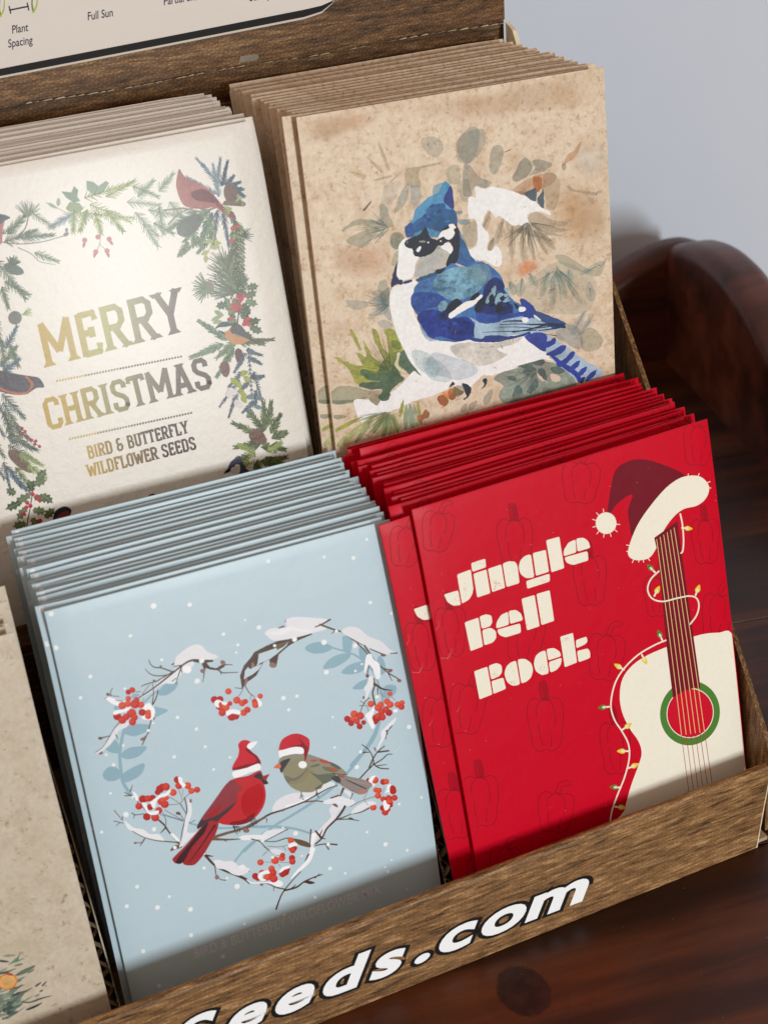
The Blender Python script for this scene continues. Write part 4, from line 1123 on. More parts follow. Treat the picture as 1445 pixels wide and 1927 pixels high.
    wc([(400, 610), (440, 590), (560, 620), (600, 560), (640, 500), (720, 540), (790, 640), (830, 690), (740, 760), (690, 820), (700, 870), (640, 905), (585, 880), (610, 790), (500, 790), (400, 760), (390, 740), (440, 720), (600, 710), (500, 700), (420, 650)], DG, .92, .3, 4)
    wc([(790, 430), (860, 400), (880, 480), (920, 470), (950, 560), (1040, 580), (1055, 620), (1030, 655), (960, 650), (880, 640), (820, 590), (780, 540)], '4f6650', .92, .3, 4)
    wc([(760, 435), (790, 435), (770, 510), (780, 570), (835, 610), (820, 625), (770, 600), (735, 545), (755, 490)], 'd9cfb0', .95, .1, 1)
    # bough snow
    wc([(345, 890), (500, 890), (600, 900), (700, 820), (800, 740), (880, 650), (930, 610), (980, 650), (1080, 650), (1230, 690), (1290, 720), (1250, 780), (1100, 850), (950, 890), (820, 950), (700, 1000), (600, 1050), (520, 1040), (420, 1105), (385, 1060), (360, 1000)], W1, 1, .03, 3)
    wc([(495, 860), (600, 830), (590, 910), (560, 945), (520, 920), (495, 900)], 'a89a7c', .9); wc([(590, 840), (690, 830), (680, 880), (630, 905), (585, 880)], DG, .9)
    for L in ((430, 1050, 140, 1200, 40, YG), (540, 1050, 170, 1342, 60, 'a9aa70'), (530, 1060, 350, 1310, 46, '98a070'), (650, 1000, 520, 1210, 60, 'a9ae70'), (625, 1075, 535, 1210, 26, '6f8458'), (680, 1040, 620, 1250, 60, '9aa86a'), (720, 1030, 765, 1200, 50, '8a9c60'), (820, 890, 785, 1060, 36, YG), (850, 930, 840, 1180, 50, '98a884'), (880, 920, 910, 1170, 56, '90a488'), (920, 930, 960, 1140, 50, 'a0a884'), (955, 905, 990, 1090, 34, 'a0a050'), (720, 1060, 760, 1200, 24, '5f7848'), (670, 1060, 640, 1200, 20, '6f8450')):
        leaf(*L, a=.75)
    wc([(560, 1060), (760, 1020), (800, 1160), (560, 1220), (480, 1180)], 'a9b078', .4)
    # rust twig bits
    for P, c in (([(1150, 860), (1210, 840), (1255, 890), (1250, 930), (1215, 955), (1165, 920)], 'a85c2c'), ([(1195, 820), (1260, 810), (1310, 870), (1250, 880)], 'd88a58'), ([(1260, 790), (1320, 785), (1325, 870), (1290, 895), (1255, 860)], 'b06a38'), ([(1320, 760), (1390, 750), (1400, 830), (1330, 845), (1310, 790)], '8f7c54'),
                 ([(950, 1050), (1000, 1030), (1030, 985), (1075, 1020), (1060, 1060), (1010, 1080), (1000, 1130), (980, 1120)], 'a5683c')):
        wc(P, c, .85)
    # ---- lower right foliage
    A.frame(840, 520, 4.516)
    wc([(440, 1010), (480, 930), (400, 870), (480, 810), (600, 780), (620, 700), (720, 720), (760, 680), (840, 720), (920, 740), (1010, 800), (1090, 880), (1080, 960), (900, 1000), (680, 1060), (500, 1080)], '8f9a8c', .75)
    for P in ([(620, 740), (640, 690), (720, 740), (740, 790), (680, 800)], [(700, 710), (760, 680), (835, 720), (800, 760), (740, 750)], [(650, 800), (740, 770), (765, 810), (720, 860), (670, 840)], [(780, 790), (830, 790), (850, 890), (790, 870)], [(880, 780), (960, 760), (1000, 810), (930, 830)], [(600, 920), (640, 960), (640, 1000), (560, 1020)], [(680, 980), (730, 890), (770, 870), (780, 930), (720, 990)], [(520, 850), (580, 850), (590, 890), (530, 880)]):
        wc(P, '586a66', .75)
    wc([(770, 820), (830, 880), (860, 895), (800, 885)], 'e2c8b0', .9, .1); wc([(880, 830), (960, 850), (960, 890), (900, 890)], 'dfc6b0', .9, .1)
    for L in ((390, 960, 320, 1090, 60), (260, 1060, 190, 1130, 50), (170, 1080, 130, 1160, 50), (640, 1000, 560, 1060, 60), (820, 940, 880, 1010, 70)):
        leaf(*L, '8a9488', .6)
    for L in ((1180, 290, 1060, 500, 70), (1255, 320, 1120, 500, 60)): leaf(*L, '7f9aa4', .5)
    wc([(1140, 480), (1240, 440), (1330, 540), (1280, 620), (1180, 640), (1140, 580)], '8f9c84', .5); wc([(1000, 400), (1120, 440), (1160, 560), (1120, 620), (1000, 560), (920, 500)], '7f9cac', .5)
    for (fx, fy, fr, cx, cy, n, a0, a1, L0, L1, cols) in ((860, 260, 4.817, 640, 760, 60, .1, 2.6, 90, 330, ('857f6c', '6f6f60', '9a917a')), (600, 580, 5.16, 700, 1000, 60, 1.2, 3.0, 120, 420, ('8a9c60', '5f7848', 'a3a648', '7f9070')),
                                                          (600, 580, 5.16, 700, 620, 50, 3.0, 4.9, 160, 430, ('8f9a44', '6f8444', 'a3a648', '4c6448')), (860, 260, 4.817, 900, 1180, 40, .6, 2.6, 90, 340, ('7f9a94', '6f8a88', '94a8a0')),
                                                          (600, 330, 4.817, 640, 480, 34, 2.3, 4.0, 90, 330, ('7b8f7c', '8a9c90')), (600, 330, 4.817, 640, 1180, 30, 2.4, 3.9, 80, 300, ('7f9a9c', '6f8a8c')), (840, 520, 4.516, 760, 800, 50, 1.6, 3.9, 60, 300, ('6f7a70', '586a66', '8a9488'))):
        A.frame(fx, fy, fr)
        for _ in range(n):
            q = rr.uniform(a0, a1); l = rr.uniform(L0, L1); s0 = rr.uniform(.05, .5) * l
            x0, y0 = cx + s0 * math.cos(q), cy + s0 * math.sin(q); x1, y1 = cx + l * math.cos(q), cy + l * math.sin(q)
            A.stroke([(x0, y0), ((x0 + x1) / 2 + rr.uniform(-8, 8), (y0 + y1) / 2 + rr.uniform(-8, 8)), (x1, y1)], rr.uniform(6, 16), rr.choice(cols), 2, a=rr.uniform(.18, .5), w=.6)
    # ---- belly: pale washes over white
    A.frame(600, 330, 4.817)
    wc([(725, 640), (790, 570), (860, 640), (920, 730), (880, 790), (850, 920), (760, 945), (705, 900), (720, 760)], W1, 1, .03, 3)
    wc([(660, 1025), (750, 990), (880, 940), (960, 960), (870, 1040), (845, 1180), (920, 1380), (1000, 1480), (1250, 1500), (1400, 1480), (1700, 1400), (2000, 1450), (2150, 1600), (2100, 1640), (1900, 1700), (1650, 1760), (1500, 1800), (1330, 1950), (1200, 1900), (1000, 1870), (850, 1720), (770, 1580), (690, 1400), (640, 1160)], W1, 1, .03, 3)
    A.frame(840, 520, 4.516)
    wc([(40, 590), (200, 560), (400, 570), (520, 530), (640, 520), (560, 580), (430, 620), (520, 680), (400, 740), (260, 760), (160, 720), (60, 660)], 'd9d2c8', .85, .25)
    wc([(-120, 650), (40, 680), (220, 740), (260, 820), (120, 880), (0, 860), (-180, 800)], 'b9c6d4', .55, .3); wc([(-200, 700), (-60, 720), (40, 850), (-20, 900), (-150, 860)], 'b4c8d0', .5)
    wc([(-300, 640), (-180, 640), (-60, 760), (-100, 860), (-240, 780)], 'a9c0c2', .5)
    wc([(270, 790), (400, 740), (560, 640), (720, 570), (860, 690), (920, 720), (760, 690), (640, 690), (600, 770), (420, 830), (330, 840)], W1, 1, .03, 3)
    # feet
    wc([(20, 940), (50, 895), (70, 915), (50, 930)], '232a38', .95, .1); wc([(130, 910), (180, 920), (210, 960), (190, 1020), (150, 1050), (145, 1040), (170, 1020), (150, 970)], '1e2636', .95, .1, 2); wc([(305, 885), (325, 865), (345, 880), (330, 930), (295, 958), (320, 920)], '232a38', .95, .1, 2)
    wc([(60, 940), (140, 930), (150, 990), (70, 1030)], '8f7c54', .7)
    # ---- bird: crest and head
    A.frame(600, 330, 4.817)
    B1, B2, B3, B4, INK = '2c5a90', '4c8cb4', '22408c', '5f9cba', '12182a'
    wc([(1128, 62), (1150, 58), (1182, 82), (1205, 110), (1215, 280), (1245, 420), (1260, 520), (1180, 560), (1000, 560), (860, 560), (790, 560), (780, 470), (850, 400), (870, 310), (990, 200), (1080, 160)], B2, 1, .3, 5, smooth=False)
    wc([(960, 350), (1000, 280), (1130, 250), (1150, 300), (1240, 330), (1250, 480), (1150, 520), (980, 480), (860, 520), (850, 440)], B1, .75, .35)
    wc([(1170, 120), (1205, 110), (1220, 300), (1150, 260), (1130, 220)], '25357c', .9); wc([(780, 480), (840, 430), (860, 540), (800, 560)], '2a4c8c', .85)
    wc([(1040, 100), (1130, 65), (1180, 85), (1130, 160), (1040, 200)], '4c9cc0', .6)
    wc([(1250, 470), (1290, 560), (1330, 620), (1370, 720), (1420, 780), (1350, 830), (1220, 790), (1150, 850), (1180, 760), (1240, 700)], '2f5c9a', 1, .35)
    wc([(1270, 500), (1330, 600), (1370, 740), (1290, 740), (1260, 640)], '4f86ae', .6)
    wc([(920, 730), (1000, 700), (1060, 640), (1110, 660), (1200, 700), (1150, 760), (1130, 820), (1040, 890), (900, 920), (860, 910), (890, 820)], 'b3b1aa', 1, .18)
    wc([(780, 600), (850, 560), (920, 530), (960, 470), (990, 510), (1010, 560), (1080, 580), (1110, 500), (1200, 440), (1262, 480), (1275, 640), (1250, 780), (1180, 840), (1150, 800), (1190, 700), (1210, 650), (1170, 600), (1140, 640), (1080, 640), (1020, 710), (920, 740), (860, 720), (850, 670), (790, 650)], INK, 1, .1, 4)
    wc([(1080, 570), (1110, 510), (1180, 480), (1175, 450), (1210, 438), (1242, 470), (1220, 490), (1230, 530), (1190, 580), (1150, 575), (1130, 555)], W1, 1, .03, 2)
    wc([(1110, 640), (1150, 610), (1190, 620), (1215, 670), (1190, 710), (1150, 680), (1110, 660)], W1, 1, .03, 2)
    A.ell(1110, 605, 32, 30, 0, INK); A.ell(1104, 596, 9, 7, 0, 'd8d8d8')
    wc([(880, 680), (910, 645), (928, 650), (905, 695)], 'e6e6e6', 1, .03, 1); A.ell(990, 608, 9, 8, 0, 'dcdcdc'); wc([(905, 595), (950, 590), (970, 605), (920, 608)], '8a8878', 1, .1, 1); A.ell(800, 606, 7, 14, 0, '6a6a66')
    # collar
    wc([(655, 1010), (670, 900), (720, 770), (700, 880), (720, 940), (760, 950), (750, 990), (700, 990)], '1e2450', 1, .1, 4); wc([(760, 965), (830, 945), (840, 965), (780, 985)], '25306c', 1, .1, 3)
    wc([(880, 940), (940, 915), (1040, 880), (1080, 850), (1170, 830), (1180, 850), (1080, 900), (1000, 930), (920, 960), (890, 965)], '2b5078', .9, .2, 5); wc([(1060, 860), (1150, 840), (1170, 800), (1200, 830), (1160, 860), (1080, 895)], INK, .95, .1, 4)
    # ---- body
    wc([(890, 980), (1000, 930), (1100, 890), (1200, 800), (1300, 830), (1440, 780), (1520, 800), (1600, 860), (1660, 930), (1700, 1050), (1760, 1130), (1840, 1180), (1960, 1290), (1900, 1440), (1800, 1440), (1500, 1500), (1360, 1490), (1210, 1510), (1020, 1480), (940, 1400), (900, 1280), (840, 1190), (850, 1080)], '3a6ca8', 1, .35, 4)
    wc([(1060, 930), (1200, 840), (1400, 830), (1500, 880), (1500, 980), (1400, 1080), (1250, 1130), (1120, 1100), (1040, 1000)], '74a2b8', .85, .4)
    wc([(1300, 860), (1480, 800), (1560, 880), (1540, 980), (1440, 960)], '94b4b8', .6, .4); wc([(850, 1070), (1000, 1060), (1140, 1110), (1130, 1180), (1000, 1200), (900, 1240), (840, 1180)], '2c4c9c', .8, .3)
    wc([(890, 1290), (960, 1220), (1100, 1230), (1200, 1290), (1340, 1280), (1420, 1380), (1400, 1460), (1280, 1505), (1100, 1460), (1020, 1480), (950, 1400)], '1f3590', .9, .35)
    wc([(1150, 1330), (1260, 1290), (1380, 1340), (1410, 1420), (1300, 1450), (1180, 1430)], '182a78', .85, .3); wc([(920, 1310), (1000, 1300), (1050, 1360), (1000, 1440), (940, 1400)], '2a3c98', .7)
    wc([(1075, 1180), (1140, 1130), (1170, 1200), (1100, 1230)], '8ab4c8', .8); wc([(1180, 1170), (1250, 1120), (1290, 1190), (1220, 1240), (1150, 1310), (1080, 1280), (1140, 1220)], '17204c', .95, .15)
    wc([(1380, 1100), (1450, 1060), (1460, 1120), (1400, 1160)], '17204c', .9, .15)
    wc([(1500, 1000), (1600, 920), (1680, 1000), (1700, 1130), (1760, 1200), (1720, 1330), (1580, 1340), (1440, 1290), (1420, 1200), (1480, 1110)], '1c2c6c', .92, .3)
    wc([(920, 1340), (990, 1460), (1080, 1490), (1000, 1500), (930, 1430)], '9ab4cc', .7)
    shapes = [[(1130, 65), (1180, 80), (1205, 110), (1215, 280), (1245, 420), (1260, 520), (1180, 480), (1080, 500), (960, 470), (860, 540), (790, 560), (780, 470), (850, 400), (870, 310), (990, 200), (1080, 160)],
              [(890, 980), (1000, 930), (1100, 890), (1200, 800), (1300, 830), (1440, 780), (1520, 800), (1600, 860), (1660, 930), (1700, 1050), (1760, 1130), (1840, 1180), (1960, 1290), (1900, 1440), (1800, 1440), (1500, 1500), (1360, 1490), (1210, 1510), (1020, 1480), (940, 1400), (900, 1280), (840, 1190), (850, 1080)],
              [(1250, 470), (1290, 560), (1330, 620), (1370, 720), (1420, 780), (1350, 830), (1220, 790), (1240, 700)]]

    def inside(x, y):
        for P in shapes:
            c = False
            for i in range(len(P)):
                (xa, ya), (xb, yb) = P[i - 1], P[i]
                if (ya > y) != (yb > y) and x < (xb - xa) * (y - ya) / (yb - ya) + xa: c = not c
            if c: return True
        return False
    # loose brush dabs over crest and back
    for (cx, cy, sx, sy, n, cols) in ((1000, 330, 130, 120, 26, ('2f5f96', '5a9cc0', '27468a', '3f78a8')), (1150, 1000, 200, 90, 30, ('5f92b4', '8cb6c4', '3a669c', '4c7cae')), (1180, 1350, 170, 80, 26, ('1f3590', '2c4aa0', '16246c', '3a62b0')), (960, 1130, 80, 60, 14, ('2c4c9c', '3a62a8', '5a86b4')), (1600, 1150, 110, 130, 22, ('1c2c6c', '2c488c', '10183c', '4c78a0')), (1320, 720, 40, 90, 8, ('2a5090', '5a92b8'))):
        for _ in range(n):
            x, y = rr.gauss(cx, sx * .5), rr.gauss(cy, sy * .5); q = rr.uniform(-.9, .5) ; l = rr.uniform(25, 75)
            x1, y1 = x + l * math.cos(q), y + l * math.sin(q)
            if inside(x, y) and inside(x1, y1) and inside(x, y - 22) and inside(x1, y1 + 22) and inside(x1 + 18, y1) and inside(x - 18, y):
                leaf(x, y, x1, y1, rr.uniform(14, 34), rr.choice(cols), a=rr.uniform(.35, .7))
    # wing
    A.frame(840, 520, 4.516)
    wc([(200, 350), (320, 400), (480, 360), (640, 340), (760, 360), (880, 400), (1010, 410), (960, 450), (860, 470), (700, 480), (560, 500), (400, 520), (260, 540), (230, 470), (240, 400)], '9fb8cc', 1, .25)
    wc([(620, 200), (660, 195), (730, 250), (760, 320), (700, 360), (620, 330), (560, 330), (640, 280)], '253c94', .95, .2); wc([(740, 290), (840, 320), (960, 370), (1012, 408), (920, 450), (840, 400), (760, 360)], '2c4c88', .9, .3)
    wc([(260, 310), (420, 330), (560, 310), (660, 330), (480, 370), (440, 390), (330, 400), (260, 380)], '2b4a9c', .95, .25)
    for P, w0 in (([(480, 385), (560, 378), (640, 380)], 14), ([(450, 410), (600, 405), (760, 408), (900, 400)], 10), ([(440, 432), (600, 430), (760, 440), (900, 420)], 9), ([(300, 475), (440, 470), (600, 465), (760, 455)], 9), ([(560, 475), (700, 450), (860, 410), (990, 410)], 16), ([(700, 410), (840, 410), (1000, 430)], 20), ([(780, 460), (900, 445), (980, 420)], 14), ([(840, 490), (930, 505)], 6)):
        A.stroke(P, w0 * .5, '1c2a4c', w0 * 1.2, a=.95, w=.1)
    wc([(330, 505), (420, 500), (520, 510), (640, 490), (700, 470), (700, 490), (560, 530), (420, 560), (330, 560), (220, 550), (200, 520), (300, 530)], '24387c', .95, .25)
    # white wing bars and feather marks
    wc([(15, 330), (60, 290), (150, 220), (230, 200), (290, 155), (302, 175), (240, 240), (150, 290), (60, 345), (30, 358)], W1, 1, .03, 2); wc([(612, 265), (660, 260), (670, 290), (620, 300)], W1, 1, .03, 2); wc([(640, 355), (685, 350), (690, 385), (650, 390)], W1, 1, .03, 2)
    wc([(745, 325), (800, 370), (780, 372), (745, 345)], 'dfe6ec', 1, .03, 2)
    for P in ([(330, 210), (360, 150), (390, 130), (370, 180), (385, 190), (345, 230)], [(410, 200), (440, 140), (480, 150), (450, 190), (470, 210), (430, 220), (420, 250)], [(480, 210), (530, 170), (520, 195), (540, 205), (500, 220)], [(380, 110), (420, 80), (410, 160), (395, 170)], [(490, 90), (540, 110), (500, 130)], [(480, 150), (530, 150), (500, 175)]):
        wc(P, '8fb0b8', .95, .2, 3)
    for P in ([(240, 250), (300, 180), (330, 200), (290, 300), (240, 290)], [(360, 170), (400, 160), (400, 210), (370, 240)], [(410, 250), (470, 240), (480, 290), (430, 310)], [(570, 230), (615, 250), (600, 280)], [(190, 200), (270, 140), (250, 190)], [(20, 230), (90, 190), (130, 230), (60, 280), (0, 300)]):
        wc(P, '10162c', .95, .1, 4)
    # tail
    wc([(660, 510), (740, 480), (840, 490), (900, 520), (1040, 610), (1180, 720), (1330, 810), (1280, 860), (1180, 890), (1120, 900), (1020, 810), (920, 730), (830, 640), (720, 570)], 'a4b8cc', 1, .2)
    wc([(660, 510), (740, 480), (840, 490), (850, 560), (830, 640), (720, 570)], '2c3f94', .95, .3)
    for P in ([(805, 570), (870, 550), (920, 520), (920, 570), (860, 605), (810, 600)], [(840, 660), (900, 630), (980, 585), (1015, 595), (980, 650), (900, 680)], [(860, 640), (920, 720), (1000, 790), (1080, 840), (1120, 900), (1150, 880), (1100, 800), (960, 710)], [(930, 740), (1000, 700), (1060, 640), (1090, 650), (1060, 700), (980, 770)], [(1040, 790), (1080, 740), (1130, 715), (1120, 760), (1070, 800)], [(1110, 830), (1140, 790), (1190, 770), (1170, 820), (1130, 850)], [(1175, 880), (1220, 820), (1272, 795), (1250, 850), (1200, 885)]):
        wc(P, '283a94', .95, .3)
    wc([(1135, 905), (1150, 860), (1180, 860), (1150, 905)], '24285c', .9)
    # fibres and flecks in the paper print
    A.frame(0, 0, 1)
    pose = POSE['J']
    r = random.Random(5)
    first = True
    for i in range(170):
        x = r.uniform(565, 1150); y = r.uniform(140, 830)
        L = r.uniform(2, 9); an = r.uniform(0, 3.14)
        A.stroke([(x, y), (x + L * math.cos(an), y + L * math.sin(an))], r.uniform(.5, 1.3), r.choice(['9a6a48', '8a5a3c', 'b08060', '7a4634']), a=r.uniform(.3, .8), nl=first, cap=False)
        first = False
    return A


# ================================================================== artwork: evergreen frame with lettering (cream packet)
GLY = {
    'M': (1.06, [[(.16, 0), (.16, 1)], [(.14, 1), (.53, .28)], [(.92, 1), (.53, .28)], [(.9, 1), (.9, 0)]], [(.16, 0), (.9, 0)]),
    'E': (.74, [[(.2, 0), (.2, 1)], [(.2, .95), (.62, .95), (.66, .78)], [(.2, .52), (.5, .52)], [(.2, .05), (.62, .05), (.66, .24)], [(.5, .4), (.5, .64)]], []),
    'R': (.84, [[(.2, 0), (.2, 1)], [(.1, .95), (.55, .95), (.68, .84), (.68, .62), (.55, .5), (.2, .5)], [(.42, .5), (.72, 0)]], [(.2, 0), (.72, 0)]),
    'Y': (.84, [[(.12, 1), (.42, .45)], [(.72, 1), (.42, .45)], [(.42, .48), (.42, 0)]], [(.42, 0), (.12, 1), (.72, 1)]),
    'C': (.76, [[(.64, .72), (.64, .86), (.55, .95), (.28, .95), (.17, .84), (.17, .16), (.28, .05), (.55, .05), (.64, .14), (.64, .3)]], []),
    'H': (.84, [[(.19, 0), (.19, 1)], [(.67, 0), (.67, 1)], [(.19, .5), (.67, .5)]], [(.19, 0), (.67, 0), (.19, 1), (.67, 1)]),
    'I': (.4, [[(.2, 0), (.2, 1)]], [(.2, 0), (.2, 1)]),
    'S': (.76, [[(.62, .72), (.62, .86), (.52, .95), (.27, .95), (.17, .84), (.17, .68), (.26, .58), (.54, .44), (.63, .33), (.63, .16), (.52, .05), (.26, .05), (.15, .14), (.15, .3)]], []),
    'T': (.76, [[(.38, 0), (.38, .96)], [(.08, .8), (.1, .95), (.66, .95), (.68, .8)]], [(.38, 0)]),
    'A': (.86, [[(.14, 0), (.43, 1)], [(.72, 0), (.43, 1)], [(.24, .3), (.62, .3)]], [(.14, 0), (.72, 0), (.43, 1)]),
    'B': (.82, [[(.2, 0), (.2, 1)], [(.1, .95), (.5, .95), (.62, .84), (.62, .64), (.52, .53), (.2, .53)], [(.5, .53), (.66, .42), (.66, .16), (.55, .05), (.1, .05)]], []),
    'D': (.82, [[(.2, 0), (.2, 1)], [(.1, .95), (.52, .95), (.66, .82), (.66, .18), (.52, .05), (.1, .05)]], []),
    'U': (.82, [[(.19, 1), (.19, .16), (.3, .05), (.52, .05), (.64, .16), (.64, 1)]], [(.19, 1), (.64, 1)]),
    'F': (.7, [[(.2, 0), (.2, 1)], [(.1, .95), (.62, .95), (.66, .78)], [(.2, .52), (.5, .52)]], [(.2, 0)]),
    'L': (.7, [[(.2, 0), (.2, 1)], [(.1, .05), (.58, .05), (.63, .26)]], [(.2, 1)]),
    'W': (1.1, [[(.1, 1), (.32, 0)], [(.55, .8), (.32, 0)], [(.55, .8), (.78, 0)], [(1.0, 1), (.78, 0)]], [(.1, 1), (1.0, 1)]),
    'O': (.82, [[(.28, .95), (.54, .95), (.65, .84), (.65, .16), (.54, .05), (.28, .05), (.17, .16), (.17, .84), (.28, .95)]], []),
    '&': (.86, [[(.72, .42), (.62, .12), (.48, .05), (.28, .05), (.17, .16), (.17, .34), (.28, .48), (.54, .48)], [(.54, .88), (.46, .95), (.3, .95), (.2, .86), (.2, .64), (.3, .52), (.72, .5)]], []),
    ' ': (.4, [], []),
}


def serif_text(A, text, o, e, up, width_scale, stroke_w, cols, split):
    """o baseline start (photo px), e unit along, up = cap height vector; foil glint painted as an ink gradient along the line"""
    x = 0.0
    tot = sum(GLY[c][0] for c in text)
    n0 = len(A.V)
    for ch in text:
        adv, strokes, serifs = GLY[ch]
        def T(p): return (o[0] + (x + p[0]) * e[0] * width_scale + p[1] * up[0], o[1] + (x + p[0]) * e[1] * width_scale + p[1] * up[1])
        for st in strokes:
            A.stroke([T(p) for p in st], stroke_w, cols[0], smooth=False, cap=False)
            for q in st[1:-1]:
                p = T(q); A.ell(p[0], p[1], stroke_w / 2, stroke_w / 2, 0, cols[0], n=10, nl=False)
        for sx, sy in serifs:
            w_ = stroke_w / width_scale
            d = .1 if sy < .5 else -.1
            A.fill([T((sx - w_, sy)), T((sx + w_, sy)), T((sx + w_ * .5, sy + d)), T((sx - w_ * .5, sy + d))], cols[0], smooth=False)
        x += adv
    rgb = [np.array(lin(c)) for c in cols]
    ks = [0.0] + list(split) + [1.0]
    ks = [(ks[i] + ks[i + 1]) / 2 for i in range(len(ks) - 1)]
    for i in range(n0, len(A.V)):
        u = (A.V[i][0] - o[0]) / (tot * width_scale * e[0])
        A.C[i] = tuple(np.array([np.interp(u, ks[:len(rgb)], [c[k] for c in rgb]) for k in range(3)]))


def art_xmas():
    A = Art(17)
    r = random.Random(33)
    A.frame(0, 0, 1)

    def sprig(x, y, ang, L, col, n=16, nl_=14, spread=.9, w=1.5, stem='6b5a40', a=.95, curve=0.0):
        """needled twig in photo px"""
        pts = []
        px_, py_ = x, y; an = ang
        for i in range(7):
            pts.append((px_, py_)); px_ += math.cos(an) * L / 6; py_ += math.sin(an) * L / 6; an += curve / 6
        A.layer += 1
        for i in range(n):
            t = i / (n - 1) * .999
            k = int(t * 6); f = t * 6 - k
            bx = pts[k][0] + (pts[min(k + 1, 6)][0] - pts[k][0]) * f; by = pts[k][1] + (pts[min(k + 1, 6)][1] - pts[k][1]) * f
            aa = ang + curve * t
            ln = nl_ * (1 - .45 * t) * r.uniform(.75, 1.15)
            for s in (-1, 1):
                q = aa + s * spread * r.uniform(.7, 1.15) * (1 - .5 * t)
                c = r.choice(col)
                A.stroke([(bx, by), (bx + math.cos(q) * ln, by + math.sin(q) * ln)], w * 1.5, c, w * .6, a=a, nl=False, cap=False)
        A.stroke(pts, 1.6, stem, .8, nl=True, a=a)

    def fan(x, y, ang, L, col, n=18, sp=1.1, w=1.6, a=.95):
        A.layer += 1
        for i in range(n):
            q = ang + sp * (2 * i / (n - 1) - 1) + r.uniform(-.06, .06)
            l = L * r.uniform(.75, 1.05)
            A.stroke([(x, y), (x + math.cos(q) * l, y + math.sin(q) * l)], w * 1.35, r.choice(col), w * .6, nl=False, a=a, cap=False)

    def leaf(x, y, ang, L, W, col, a=.95):
        c, s = math.cos(ang), math.sin(ang)
        A.fill([(x + u * L * c - v * W * s, y + u * L * s + v * W * c) for u, v in ((0, 0), (.3, .45), (.65, .4), (1, 0), (.65, -.4), (.3, -.45))], col, a=a, sub=3)

    def holly(x, y, ang, L, W, col):
        c, s = math.cos(ang), math.sin(ang)
        P = []
        up = [(0, 0), (.15, .35), (.28, .22), (.45, .5), (.58, .26), (.75, .42), (.82, .15), (1.05, 0)]
        for u, v in up + [(u, -v) for u, v in up[::-1][1:-1]]:
            P.append((x + u * L * c - v * W * s, y + u * L * s + v * W * c))
        A.fill(P, col, smooth=False); A.stroke([(x, y), (x + L * c, y + L * s)], .8, 'a3ad7c', nl=True, a=.7)

    def berries(L, rad_=4, c='a8202c'):
        A.layer += 1
        for x, y in L:
            A.ell(x, y, rad_, rad_, 0, c, n=10, nl=False)
            A.ell(x - rad_ * .25, y - rad_ * .3, rad_ * .35, rad_ * .3, 0, 'd86060', n=6, nl=True, a=.8)

    def cone(x, y, ang, L, W, c='6e5040', c2='4a3228', pale=1.0):
        cs, sn = math.cos(ang), math.sin(ang)
        def T(u, v): return (x + u * L * cs - v * W * sn, y + u * L * sn + v * W * cs)
        A.fill([T(0, .12), T(.15, .42), T(.5, .5), (T(.85, .32)), T(1, 0), T(.85, -.32), T(.5, -.5), T(.15, -.42), T(0, -.12)], c, a=pale)
        A.layer += 1
        for i in range(1, 8):
            for j in range(-2, 3):
                u = i / 8.0 + (.06 if j % 2 else 0); v = j * .18
                if abs(v) < .46 * math.sin(math.pi * min(1, u + .1)):
                    p = T(u, v); A.stroke([(p[0] - 1.5, p[1]), p, (p[0] + 1.5, p[1] - .5)], .8, c2, nl=False, smooth=False, cap=False, a=pale)
    DGr, MGr, LGr, BGr, PGr = ['3f4a34', '55603f', '4a553c'], ['5f7050', '6b7a58', '57684a'], ['8fa05c', 'a0ac6c', '7f9050'], ['4a6070', '5a7480', '3f5464'], ['a0b49c', '94aa90', 'b4c4a8']
    # ---- left column
    for x, y, an, L in ((-70, 480, -.5, 110), (10, 455, -.35, 62), (15, 440, -.8, 56), (40, 448, -.1, 60)):
        sprig(x, y, an, L, DGr + MGr, 20, 16)
    fan(54, 408, -1.57, 32, ['6b7460', '7c8670', '5f6a50'], 22, .95); A.stroke([(54, 408), (48, 430), (30, 450)], 2.2, '5a4a3a')
    A.stroke([(0, 455), (40, 459), (80, 455), (110, 447), (128, 442)], 2.2, '6a5a4c', 1.4); A.stroke([(35, 466), (60, 478), (75, 492), (105, 498)], 1.8, '6a5a4c', 1); sprig(66, 476, .35, 45, LGr + MGr, 14, 13)
    A.ell(125, 441, 6, 3.5, -.5, '6f6560'); A.ell(126, 433, 3, 4, 0, '6f6560')
    A.fill([(-30, 395), (-8, 402), (10, 404), (20, 410), (10, 416), (5, 440), (2, 460), (-30, 470)], 'a4625c'); A.fill([(-30, 390), (0, 402), (20, 409), (8, 416), (0, 422), (-30, 420)], '3c3e4c')
    cone(8, 500, .35, 40, 20, '545850', '3a3c38'); fan(22, 500, -1.2, 20, DGr, 12, .9, 3); sprig(-8, 490, .9, 90, DGr + MGr, 22, 18); sprig(10, 530, .5, 50, MGr, 16, 16)
    sprig(5, 540, 1.3, 40, MGr, 14, 14)
    A.ell(29, 598, 13, 13, 0, '6a655a', n=14, w=.3); A.stroke([(42, 592), (60, 582)], 1.6, '8a9a60'); fan(44, 592, -.4, 18, LGr, 7, .5)
    for x, y, an, L, c in ((-10, 600, 1.3, 60, BGr + MGr), (5, 640, 1.5, 60, MGr), (12, 655, -1.1, 44, BGr), (2, 690, -.9, 46, BGr + MGr), (20, 650, 1.2, 40, MGr), (8, 700, -.7, 36, BGr)):
        sprig(x, y, an, L, c, 16, 14)
    for k in range(7): sprig(5 + k * 2, 742 + k * 16, 1.1 + r.uniform(-.9, .6), 60, DGr + MGr + BGr, 16, 15)
    for k in range(4): sprig(-30, 720 + k * 40, 1.0, 70, DGr + BGr, 16, 15)
